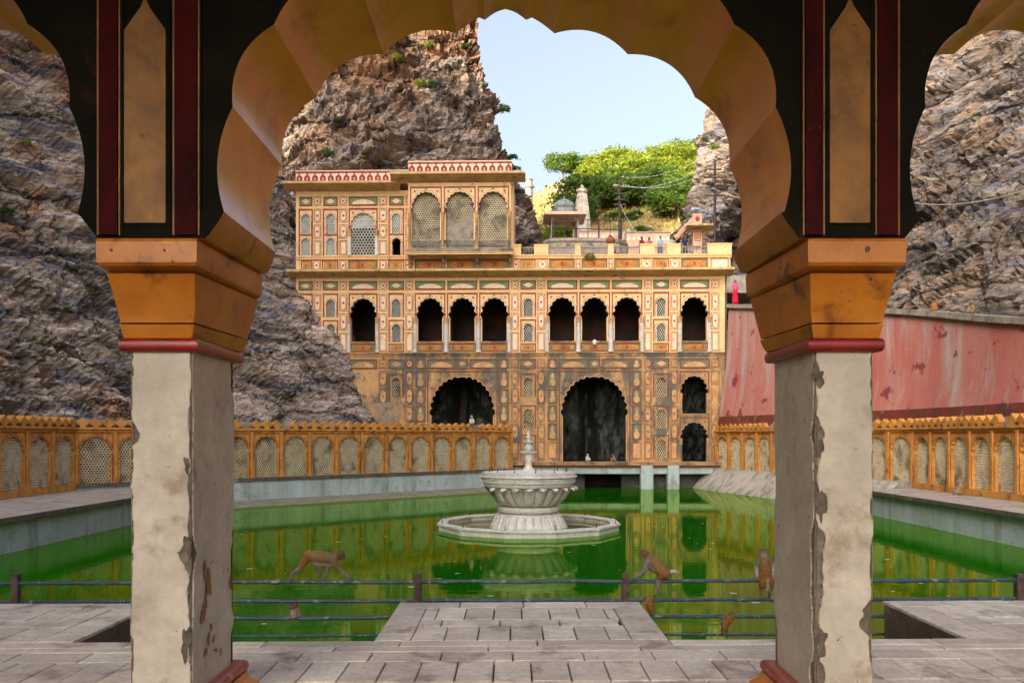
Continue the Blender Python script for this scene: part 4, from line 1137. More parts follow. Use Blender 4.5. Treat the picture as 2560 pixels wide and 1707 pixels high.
# ------------------------------------------------ top storey, left
z0, z1 = 14.58, 19.24
tw = MB()
W_2 = [(0.31, 14.62, 15.43, 15.9, 7), (0.31, 16.15, 17.12, 17.63, 7)]
for k, (lo, hi) in {'w1': (740, 784), 'w2': (806, 848), 'w3': (970, 1012)}.items():
    a, c = WC[k]; m_ = (a + c) / 2
    bay(tw, lo, hi, z0, z1, [(m_, *q) for q in W_2])
    for q_, (hw, zb, zs, zp, L) in enumerate(W_2):
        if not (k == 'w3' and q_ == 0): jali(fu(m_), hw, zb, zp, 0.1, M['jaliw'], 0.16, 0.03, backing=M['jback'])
        arch_trim(fu(m_), hw, zb, carch(fu(m_), hw, zs, zp, L), fu(a), fu(c), zp + 0.24 + 0.08 * q_, False, False)
for lo, hi in ((784, 806), (848, 870), (946, 970), (1012, 1040)):
    solid(tw, lo, hi, z0, z1)
bay(tw, 870, 946, z0, z1, [(907.5, 0.86, 14.6, 16.4, 17.66, 9)])
tw.box(fu(740), fu(740) + 0.4, T1, 5.5, z0, z1)
tw.box(fu(1276), fu(1284), -0.4, 5.5, z0, 20.0)
tw.box(fu(1040), fu(1284), 0.9, 1.3, 14.43, 19.9)
tw.build('top_wall', M['cream'], pal)
cx = fu(907.5)
arch_trim(cx, 0.86, 14.6, carch(cx, 0.86, 16.4, 17.66, 9), fu(872), fu(944), 17.98)
jali(cx, 0.86, 14.6, 17.7, 0.12, M['jaliw'], 0.22, 0.03)
b = MB(); b.box(cx - 0.95, cx + 0.95, 0.19, 0.22, 16.62, 17.8); b.build('backing', M['jaliw'], pal)
for s in (-1, 1): column(cx + s * 0.98, 14.6, 16.4, 0.12, M['marblew'])
for k in ('p1', 'p2', 'p3', 'p4'):
    a, c = PC[k]
    for za, zb_, st in ((18.2, 18.83, 'cart'), (17.0, 17.94, 'cart'), (15.84, 16.82, 'cart'), (14.62, 15.69, 'plain')):
        panel(fu(a), fu(c), za, zb_, st)
for a, c, st in ((749, 781, 'loz'), (809, 844, 'loz'), (872, 944, 'arch'), (973, 1009, 'loz')):
    panel(fu(a), fu(c), 18.17, 18.83, st)
b = MB(); b.box(fu(742), fu(1024), -0.035, 0.0, 18.02, 18.12); b.build('string_course', M['cream'], pal)
eave(715, 1000, 19.78, 19.5, 19.22, 1.1, M['chajja'])
b = MB(); b.box(fu(740), fu(1030), -0.06, 5.4, 19.79, 20.64); b.box(fu(739), fu(1030), -0.1, 0.2, 20.64, 20.70)
b.build('roof_parapet', M['rose'], pal)
def motif(x, zb, y, sc_=1.0):
    b = MB(); q = [(0.0, 0), (0.1, 0.03), (0.25, 0.03), (0.19, 0.12), (0.21, 0.2), (0.19, 0.36), (0.12, 0.46), (0.05, 0.5), (0.03, 0.58), (0.1, 0.63), (0.26, 0.61), (0.26, 0.66), (0, 0.68)]
    poly = [(x + a * 1.08 * sc_, zb + c * sc_) for a, c in q] + [(x - a * 1.08 * sc_, zb + c * sc_) for a, c in reversed(q[1:-1])]
    b.prism(poly, y - 0.02, y, 0, back=False); b.prism([(x - 0.035, zb + 0.14), (x + 0.035, zb + 0.14), (x + 0.03, zb + 0.3), (x - 0.03, zb + 0.3)], y - 0.032, y - 0.02, 1, back=False)
    b.build('painted_motif', [M['maroon'], M['rose']], pal)
for i in range(14): motif(fu(749 + i * 19.6), 19.88, -0.061)
b = MB(); b.box(fu(741), fu(1024), -0.075, -0.062, 20.56, 20.62); b.box(fu(741), fu(1024), -0.075, -0.062, 19.80, 19.85); b.build('painted_line', M['maroon'], pal)

# ------------------------------------------------ projecting balcony
YBc = -1.0
bw_ = MB()
tri = [(1069.5, 1028, 1110.8), (1152.3, 1110.8, 1194), (1234, 1194, 1276)]
for c, lo, hi in tri:
    cx = fu(c) ; hw = 0.985
    bw_.prism(arch_poly(fu(lo), fu(hi), 19.45, cx, hw, 14.78, carch(cx, hw, 17.35, 18.84, 11)), YBc, YBc + 0.22)
bw_.box(fu(1026), fu(1028), YBc, 0.9, 14.78, 19.45)
bw_.box(fu(1276), fu(1279), YBc, 0.9, 14.78, 19.45)
bw_.build('balcony_wall', M['cream'], pal)
for c, lo, hi in tri:
    cx = fu(c)
    arch_trim(cx, 0.985, 17.3, carch(cx, 0.985, 17.35, 18.84, 11), fu(lo + 2.5), fu(hi - 2.5), 19.2, y=YBc)
    jali(cx, 0.99, 14.9, 18.9, YBc + 0.3, M['jali'], 0.17, 0.024, backing=M['jback2'])
    balustrade(fu(lo + 4), fu(hi - 4), 14.8, 15.42, YBc - 0.14, M['stone'])
b = MB(); b.box(fu(1121), fu(1184), YBc + 0.25, YBc + 0.29, 14.9, 16.75); b.build('grey_panel', M['stone'], pal)
for p in (1030, 1110.8, 1194, 1274): column(fu(p), 14.78, 17.4, 0.115, M['weather'], YBc - 0.06)
b = MB(); b.box(fu(1020), fu(1284), YBc - 0.25, 0.0, 14.6, 14.76); b.build('balcony_floor', M['stone'], pal)
beads(1020, 1284, 14.4, 14.6, YBc - 0.12, M['cream'])
for p in (1028, 1110, 1194, 1276):
    b = MB(); x = fu(p)
    pr = [(-0.001, 13.62), (-0.16, 13.7), (-0.22, 13.9), (-0.5, 14.0), (-0.62, 14.2), (-1.0, 14.28), (-1.02, 14.4), (-0.001, 14.4)]
    b.loft([[(x - 0.09, a, c) for a, c in pr], [(x + 0.09, a, c) for a, c in pr]]); b.build('bracket', M['stone'], pal)
eave(985, 1314, 20.12, 19.86, 19.5, 1.0, M['chajja'], YBc + 0.12)
b = MB(); b.box(fu(1022), fu(1283), YBc + 0.1, 4.5, 19.46, 20.05); b.box(fu(1026), fu(1280), YBc + 0.04, 4.5, 20.051, 20.95); b.box(fu(1025), fu(1281), YBc, YBc + 0.3, 20.95, 21.02)
b.build('balcony_parapet', M['rose'], pal)
for i in range(13): motif(fu(1034.5 + i * 19.8), 20.2, YBc + 0.039)
b = MB(); b.box(fu(1027), fu(1279), YBc + 0.026, YBc + 0.038, 20.88, 20.93); b.box(fu(1027), fu(1279), YBc + 0.026, YBc + 0.038, 20.12, 20.17); b.build('painted_line', M['maroon'], pal)

# ------------------------------------------------ rooms behind the openings
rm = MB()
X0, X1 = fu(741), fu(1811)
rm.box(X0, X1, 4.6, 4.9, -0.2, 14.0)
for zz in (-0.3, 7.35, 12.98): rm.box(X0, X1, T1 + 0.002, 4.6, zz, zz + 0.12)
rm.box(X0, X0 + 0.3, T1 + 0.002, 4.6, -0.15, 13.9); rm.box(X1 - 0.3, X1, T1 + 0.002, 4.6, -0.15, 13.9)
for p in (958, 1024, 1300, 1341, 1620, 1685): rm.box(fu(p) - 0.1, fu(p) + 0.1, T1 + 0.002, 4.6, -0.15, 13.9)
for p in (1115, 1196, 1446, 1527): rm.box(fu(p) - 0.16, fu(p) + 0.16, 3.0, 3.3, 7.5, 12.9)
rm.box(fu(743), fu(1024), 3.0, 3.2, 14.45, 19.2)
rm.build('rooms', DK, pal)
b = MB(); b.box(fu(1811) + 0.002, fu(1812) + 0.25, T1 + 0.003, 7.5, -2.6, 14.1); b.build('side_wall', M['weather'], pal)
# rock face seen inside the three watery ground-floor arches
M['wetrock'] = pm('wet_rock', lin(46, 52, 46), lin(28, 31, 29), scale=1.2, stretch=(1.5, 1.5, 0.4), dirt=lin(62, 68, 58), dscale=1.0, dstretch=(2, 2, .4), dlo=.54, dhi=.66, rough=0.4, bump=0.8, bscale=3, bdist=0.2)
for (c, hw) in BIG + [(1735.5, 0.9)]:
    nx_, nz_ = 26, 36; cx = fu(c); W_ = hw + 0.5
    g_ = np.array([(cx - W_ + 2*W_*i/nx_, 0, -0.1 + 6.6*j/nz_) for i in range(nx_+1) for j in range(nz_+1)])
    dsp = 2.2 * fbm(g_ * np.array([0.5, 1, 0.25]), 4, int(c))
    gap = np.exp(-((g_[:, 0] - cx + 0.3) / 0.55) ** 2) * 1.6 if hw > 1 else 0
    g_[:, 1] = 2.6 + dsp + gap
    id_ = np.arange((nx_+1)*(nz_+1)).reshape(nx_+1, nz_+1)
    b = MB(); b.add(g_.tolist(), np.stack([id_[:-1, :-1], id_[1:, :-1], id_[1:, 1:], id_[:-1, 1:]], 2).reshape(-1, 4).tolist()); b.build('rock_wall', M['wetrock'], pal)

# ------------------------------------------------ ledge over the water, piers, foundation
fd = MB()
fd.box(fu(1200), fu(1462), 0.1, 0.6, -2.6, -0.16); fd.box(fu(1554), fu(1815), 0.1, 0.6, -2.6, -0.16); fd.box(fu(1462), fu(1554), 0.1, 0.6, -0.95, -0.16)
fd.box(fu(1440), fu(1576), 3.2, 3.4, -2.6, -0.16, 1)
fd.build('foundation', [pm('foundation_stone', lin(96, 92, 84), lin(70, 70, 66), scale=1.4, dirt=lin(120, 128, 112), dscale=1, dlo=.55, dhi=.7), DK], pal)
lg = MB(); lg.box(fu(1278), fu(1800), -1.65, 0.0, -0.36, -0.142, 0); lg.box(fu(1278), fu(1800), -1.5, 0.0, -0.5, -0.361, 1); lg.box(fu(1278), fu(1800), -1.35, 0.08, -0.96, -0.501, 2)
lg.build('ledge', [M['weather'], M['wrust'], M['tankwall']], pal)
beads(1278, 1800, -0.34, -0.145, -1.6, M['weather'])
for a, c in ((1604, 1634), (1671, 1699)):
    b = MB(); x0, x1 = fu(a), fu(c); x0, x1 = x0 * 0.972, x1 * 0.972
    b.box(x0, x1, -1.72, -1.0, -0.9, -0.365); b.box(x0 - 0.02, x1 + 0.02, -1.74, -0.98, -2.5, -0.901)
    b.build('pier', M['tankwall'], pal)
# a small lamp on the sill of the middle arch
lb = MB(); lb.lathe([(0.02, 8.52), (0.14, 8.45), (0.17, 8.3), (0.12, 8.18), (0.05, 8.1)], 12, c=(fu(1486), -0.2)); lb.tube([(fu(1486), 0.0, 8.36), (fu(1486), -0.2, 8.5)], 0.03, 6)
lo_ = lb.build('flood_lamp', M['marblew'], None)
lo_.matrix_world = pal.matrix_world
tag(lo_, 'small white flood lamp fixed below the sill of the middle palace arch', 'lamp')
lo_.location = (0, 60, 0); lo_.rotation_euler = (0, 0, -TH)
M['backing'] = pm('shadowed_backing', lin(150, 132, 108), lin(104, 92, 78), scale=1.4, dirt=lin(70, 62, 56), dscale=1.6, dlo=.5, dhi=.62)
# ================================================================== JALI WALLS ROUND THE TANK
def jali_run(label, p0, p1, nb, foot=0.0):
    p0, p1 = Vector(p0), Vector(p1); d = p1 - p0; Ln = d.length; bw = Ln / nb
    root = empty('jali_wall', label, 'wall', (p0.x, p0.y, JB), math.atan2(d.y, d.x))
    hw, zs, zp, zt = bw * 0.5 - 0.19, 1.36, 2.2, 2.42
    cur = carch(0, hw, zs, zp, 9, 5)
    b = MB(); b.prism(arch_poly(-bw/2, bw/2, zt, 0, hw, 0.0, cur), 0.0, 0.24)
    jam = [(-hw, 0.02)] + cur + [(hw, 0.02)]
    band(b, jam, -0.001, 0.045, -0.03, 0.0, 0); band(b, jam, 0.055, 0.075, -0.012, 0.0, 1)
    b.box(-bw/2 + 0.1, bw/2 - 0.1, -0.02, -0.001, zt - 0.09, zt - 0.06, 1)
    am = b.mesh('arch_panel', [M['ochre'], M['rust']])
    b = MB(); b.box(-0.085, 0.085, -0.07, -0.001, 0.0, zt); b.box(-0.115, 0.115, -0.09, -0.0012, 0.0, 0.12)
    b.box(-0.115, -0.095, -0.02, -0.001, 0.12, zt - 0.1, 1); b.box(0.095, 0.115, -0.02, -0.001, 0.12, zt - 0.1, 1)
    plm = b.mesh('pilaster', [M['ochre'], M['rust']])
    jm = jali_mesh(2*hw + 0.1, zp, 0.13, 0.0165, 0.09).mesh('jali_screen', M['jali'])
    b = MB()
    half = [(0.12, 0.0), (0.13, 0.09), (0.24, 0.11), (0.265, 0.18), (0.24, 0.25), (0.15, 0.31), (0.07, 0.37), (0.0, 0.45)]
    b.prism([(-x, z) for x, z in half[:-1]][::1][:1] + half + [(-x, z) for x, z in reversed(half[:-1])][:-1], -0.08, 0.2)
    mm = b.mesh('merlon', M['ochre'])
    b = MB(); b.box(-bw/2 + 0.06, bw/2 - 0.06, 0.245, 0.3, -0.05, zp + 0.1); bkm = b.mesh('backing', M['backing'])  # slab added behind each screen so its holes read dark
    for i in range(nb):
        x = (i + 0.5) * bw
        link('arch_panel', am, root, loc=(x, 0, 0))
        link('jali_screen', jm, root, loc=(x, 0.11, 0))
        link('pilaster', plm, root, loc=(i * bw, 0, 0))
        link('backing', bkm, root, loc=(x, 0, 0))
        for k in range(3):
            if random.random() < 0.035: continue
            o = link('merlon', mm, root, loc=((i + (k + 0.5) / 3) * bw, random.uniform(-.012, .012), 2.62), rot=(random.uniform(-.03, .03), 0, random.uniform(-.04, .04)))
            o.scale = (bw / 1.724, 1, random.uniform(0.94, 1.04))
    link('pilaster', plm, root, loc=(Ln, 0, 0))
    c = MB(); c.box(-0.1, Ln + 0.1, -0.06, 0.3, zt + 0.001, zt + 0.1); c.box(-0.12, Ln + 0.12, -0.13, 0.34, zt + 0.101, zt + 0.2, 0)
    c.box(-0.1, Ln + 0.1, -0.075, -0.061, zt + 0.06, zt + 0.095, 1)
    c.build('cornice', [M['ochre'], M['rust']], root)
    c = MB(); c.box(-0.1, Ln + 0.1, 0.18, 0.26, 2.62, 2.98); c.build('crest_backing', M['stone'], root)
    if foot:
        c = MB(); c.box(-0.12, Ln + 0.12, -0.1, 0.3, -foot, -0.001); c.build('plinth', M['ochre'], root)
    return root
jali_run('ochre jali wall running along the left walkway under the cliff', (-20.1, 15.3), (-20.1, 38.7), 12, 0.27)
jali_run('ochre jali wall set diagonally on the pale tank wall beside the palace', (-20.1, 38.7), (-0.05, 57.6), 16, 0.0)
jali_run('short ochre jali wall above the battered tank wall near the palace', (14.2, 58.5), (19.3, 40.4), 11, 0.0)
jali_run('ochre jali wall along the right walkway below the red wall', (19.3, 40.4), (19.3, 17.0), 14, 0.27)

# ================================================================== FOUNTAIN
FX, FY = 0.65, 33.25
ft = empty('fountain', 'weathered white marble fountain with lotus bowl standing in the green pool', 'fountain', (FX, FY, WZ))
def fz_(z): return z - WZ                                     # heights given in world z
def dode(r, z): return [(r / math.cos(math.pi/12) * math.cos(math.pi/12 + math.pi*k/6), r / math.cos(math.pi/12) * math.sin(math.pi/12 + math.pi*k/6), fz_(z)) for k in range(12)]
for k in range(12):                                           # twelve rim stones
    b = MB()
    def seg(r, z, e=0.0): 
        q = dode(r, z); a, c = Vector(q[k]), Vector(q[(k+1) % 12]); d_ = (c - a) * 0.003
        return [tuple(a + d_), tuple(c - d_)]
    pr = [(3.46, -2.3), (3.46, -1.83), (3.53, -1.80), (3.53, -1.735), (3.50, -1.72), (3.20, -1.72), (3.17, -1.735), (3.17, -1.8), (3.24, -1.83), (3.24, -2.3)]
    A = [seg(r, z)[0] for r, z in pr]; Bq = [seg(r, z)[1] for r, z in pr]
    b.loft([A, Bq]); b.build('rim_stone', M['marble'], ft)
b = MB(); b.add(dode(3.235, -1.93), [tuple(range(12))]); b.build('basin_water', pm('basin_water', lin(120, 118, 70), lin(96, 104, 60), scale=0.6, rough=0.06, bump=0), ft)
b = MB(); b.lathe([(1.52, fz_(-2.3)), (1.50, fz_(-1.98)), (1.36, fz_(-1.72)), (1.24, fz_(-1.5)), (1.16, fz_(-1.4)), (1.1, fz_(-1.385))], 48, 0); b.build('pedestal', M['marble'], ft, smooth=40)
NP = 26
for k in range(NP):                                           # leaves round the pedestal
    a = 2*math.pi*(k + .5)/NP; b = MB(); rows = [(1.53, -2.0, 1.0), (1.385, -1.72, 1.0), (1.27, -1.5, 1.0), (1.235, -1.455, 0.8), (1.2, -1.40, 0.02)]
    vs, fs = [], []
    for r, z, w in rows:
        hwid = math.pi / NP * r * 0.9 * w
        for s, dd_ in ((-1, 0.0), (-0.74, 0.05), (0.74, 0.05), (1, 0.0)):
            rr = r + dd_; x = rr * math.cos(a) - s * hwid * math.sin(a); y = rr * math.sin(a) + s * hwid * math.cos(a); vs.append((x, y, fz_(z)))
    for i in range(len(rows)-1):
        for j in range(3): fs.append((i*4+j, i*4+j+1, i*4+j+5, i*4+j+4))
    b.add(vs, fs); b.build('pedestal_leaf', M['marble'], ft)
b = MB(); prof = [(1.05, fz_(-1.39))]
for q in range(13):
    t = math.pi*q/12 - math.pi/2; prof.append((1.10 + 0.125*math.cos(t), fz_(-1.245) + 0.125*math.sin(t)))
prof += [(0.98, fz_(-1.115))]
b.lathe(prof, 56); b.build('ring_moulding', M['marble'], ft, smooth=40)
b = MB(); b.lathe([(0.94, fz_(-1.12)), (1.05, fz_(-1.1)), (1.2, fz_(-1.0)), (1.27, fz_(-0.85)), (1.33, fz_(-0.66)), (1.38, fz_(-0.46)), (1.46, fz_(-0.36)), (1.73, fz_(-0.335)),
    (1.77, fz_(-0.27)), (1.80, fz_(-0.2)), (1.86, fz_(-0.17)), (1.87, fz_(-0.13)), (1.83, fz_(-0.11)), (1.85, fz_(0.01)), (1.91, fz_(0.02)), (1.935, fz_(0.05)), (1.92, fz_(0.08)), (1.86, fz_(0.09)), (1.84, fz_(0.1)), (1.82, fz_(0.19)), (1.85, fz_(0.195)), (1.85, fz_(0.215)), (1.80, fz_(0.222))], 72)
b.build('bowl', M['marble'], ft, smooth=35)
b = MB(); b.lathe([(1.80, fz_(0.20)), (1.80, fz_(0.226)), (0.1, fz_(0.235))], 64); b.build('bowl_top', M['marblew'], ft, smooth=30)
b = MB()
for rr, z0_, z1_, n_ in ((1.845, -0.105, 0.005, 74), (1.835, 0.095, 0.185, 80)):   # two bands of carved scallops
    for k in range(n_):
        a = 2*math.pi*k/n_; h_ = math.pi/n_*rr*0.8; ca, sa = math.cos(a), math.sin(a)
        def P_(s, z, o): return ((rr + o)*ca - s*h_*sa, (rr + o)*sa + s*h_*ca, fz_(z))
        zm = z0_ + (z1_-z0_)*0.35
        b.add([P_(-1, z1_, 0.004), P_(1, z1_, 0.004), P_(0.95, zm, 0.01), P_(0, z0_, 0.012), P_(-0.95, zm, 0.01), P_(0, (zm+z1_)/2, 0.034)], [(0, 4, 5), (4, 3, 5), (3, 2, 5), (2, 1, 5), (1, 0, 5)])
stuff(b.build('scallop_band', M['marble'], ft))
NB = 22
pb_ = MB(); vs, fs = [], []
rowsP = [(1.12, -1.06, 0.45), (1.26, -0.97, 0.85), (1.42, -0.80, 0.98), (1.55, -0.60, 1.0), (1.68, -0.43, 1.0), (1.79, -0.37, 0.95), (1.87, -0.375, 0.7), (1.91, -0.43, 0.4), (1.905, -0.49, 0.05)]
for r, z, w in rowsP:
    hwid = math.pi/NB*1.52*0.86*w*(r/1.5)**0.7
    for s in (-1, -0.6, 0, 0.6, 1):
        rr = r + 0.055*(1 - s*s) - 0.02*abs(s); zz = z + (0.03*(1-abs(s)) if r > 1.6 else 0); vs.append((rr, s*hwid, fz_(zz)))
for i in range(len(rowsP)-1):
    for j in range(4): fs.append((i*5+j, i*5+j+1, i*5+j+6, i*5+j+5))
pb_.add(vs, fs); pmesh = pb_.mesh('petal', M['marble'])
pmesh.polygons.foreach_set('use_smooth', [True]*len(pmesh.polygons))
for k in range(NB):
    a = 2*math.pi*k/NB - math.pi/2
    da = math.degrees(math.atan2(math.sin(a), math.cos(a)))
    if -178 < da < -150: continue                             # petals broken away on this side
    link('petal', pmesh, ft, rot=(0, 0, a))
for k in range(NB):                                           # small leaf tips under the petals
    a = 2*math.pi*(k+0.5)/NB - math.pi/2; b = MB(); vs = []
    for r, z, s in ((1.17, -1.075, -1), (1.17, -1.075, 1), (1.30, -0.98, 0.9), (1.345, -0.915, 0.0), (1.30, -0.98, -0.9)):
        h_ = 0.1; vs.append((r*math.cos(a) - s*h_*math.sin(a), r*math.sin(a) + s*h_*math.cos(a), fz_(z)))
    b.add(vs, [(0, 1, 2, 3, 4)]); b.build('leaf_tip', M['marble'], ft)
b = MB(); b.lathe([(0.36, fz_(0.222)), (0.36, fz_(0.27)), (0.22, fz_(0.33)), (0.13, fz_(0.45)), (0.12, fz_(0.66)), (0.18, fz_(0.78)), (0.16, fz_(0.9)), (0.2, fz_(0.95)), (0.35, fz_(0.99)), (0.36, fz_(1.03)), (0.1, fz_(1.05))], 28)
b.build('stem', M['marble'], ft, smooth=40)
b = MB(); b.lathe([(0.1, fz_(1.045)), (0.16, fz_(1.1)), (0.17, fz_(1.2)), (0.1, fz_(1.3)), (0.12, fz_(1.36)), (0.21, fz_(1.4)), (0.22, fz_(1.43)), (0.07, fz_(1.45)), (0.05, fz_(1.52)), (0.09, fz_(1.58)), (0.05, fz_(1.66)), (0.06, fz_(1.72)), (0.02, fz_(1.85))], 24)
b.build('finial', M['marble'], ft, smooth=40)
nm = MB(); nm.lathe([(0.022, 0), (0.02, 0.06), (0.012, 0.065), (0.01, 0.17)], 8); nme = nm.mesh('nozzle', M['iron'])
for k in range(12):
    a = 2*math.pi*(k + 0.3)/12; link('nozzle', nme, ft, loc=(1.55*math.cos(a), 1.55*math.sin(a), fz_(0.226)))
    a = 2*math.pi*(k + 0.5)/12; link('nozzle', nme, ft, loc=(3.46*math.cos(a), 3.46*math.sin(a), fz_(-1.72)))

# ================================================================== RAILING AT THE TERRACE EDGE
RY = 8.35
rl = empty('railing', 'blue-grey pipe railing with rusty posts along the terrace edge', 'railing', (0, RY, -0.62))
RZ = [0.165, -0.022, -0.19, -0.368]
for z in RZ:
    for (xa, xb) in ((-7.4, -0.937), (-0.934, 1.124), (1.127, 7.4)):
        b = MB(); n_ = 14
        pts = [(xa + (xb-xa)*i/n_, RY + 0.004*math.sin(i*1.7+z*9), z + 0.003*(xa + (xb-xa)*i/n_) + 0.004*math.sin(i*0.9+z*30)) for i in range(n_+1)]
        b.tube(pts, 0.0185 if z > -0.3 else 0.014, 12)
        pw(b.build('rail', M['rail'], smooth=50), rl)
for x in (-4.93, -0.934, 1.126, 5.04):
    b = MB(); b.box(x-0.034, x+0.034, RY-0.036, RY+0.034, -0.62, 0.232); b.box(x-0.038, x+0.038, RY-0.04, RY+0.038, 0.232, 0.242)
    pw(b.build('post', M['post']), rl)
for x, z in ((-2.35, RZ[0]), (2.3, RZ[1]), (3.9, RZ[0]), (1.2, RZ[2])):
    b = MB(); b.tube([(x-0.04, RY, z + 0.003*x), (x+0.04, RY, z + 0.003*x)], 0.024, 12); pw(b.build('sleeve', M['rail'], smooth=50), rl)
# ================================================================== MONKEYS AND PEOPLE
vcm = bpy.data.materials.new('fur'); vcm.use_nodes = True
nt = vcm.node_tree; N = nt.nodes; L = nt.links; b = N['Principled BSDF']
va = N.new('ShaderNodeVertexColor'); va.layer_name = 'tint'
fn = N.new('ShaderNodeTexNoise'); fn.inputs['Scale'].default_value = 90; fn.inputs['Detail'].default_value = 4
ge = N.new('ShaderNodeNewGeometry'); fm = N.new('ShaderNodeMapping'); fm.inputs['Scale'].default_value = (1, 1, 0.4)
L.new(ge.outputs['Position'], fm.inputs['Vector']); L.new(fm.outputs[0], fn.inputs['Vector'])
mr = N.new('ShaderNodeMapRange'); mr.inputs[1].default_value = 0.3; mr.inputs[2].default_value = 0.7; mr.inputs[3].default_value = 0.65; mr.inputs[4].default_value = 1.25
L.new(fn.outputs['Fac'], mr.inputs[0])
cc = N.new('ShaderNodeCombineColor')
for k in range(3): L.new(mr.outputs[0], cc.inputs[k])
mm_ = N.new('ShaderNodeMix'); mm_.data_type = 'RGBA'; mm_.blend_type = 'MULTIPLY'; mm_.inputs[0].default_value = 1
L.new(va.outputs[0], mm_.inputs[6]); L.new(cc.outputs[0], mm_.inputs[7]); L.new(mm_.outputs[2], b.inputs['Base Color'])
b.inputs['Roughness'].default_value = 0.85
b.inputs['Specular IOR Level'].default_value = 0.2
fb = N.new('ShaderNodeBump'); fb.inputs['Strength'].default_value = 0.7; fb.inputs['Distance'].default_value = 0.008
L.new(fn.outputs['Fac'], fb.inputs['Height']); L.new(fb.outputs[0], b.inputs['Normal'])
clm = vcm.copy(); clm.name = 'skin_and_cloth'
for n_ in clm.node_tree.nodes:
    if n_.type == 'TEX_NOISE': n_.inputs['Scale'].default_value = 12
    if n_.type == 'MAP_RANGE': n_.inputs[3].default_value = 0.85; n_.inputs[4].default_value = 1.1

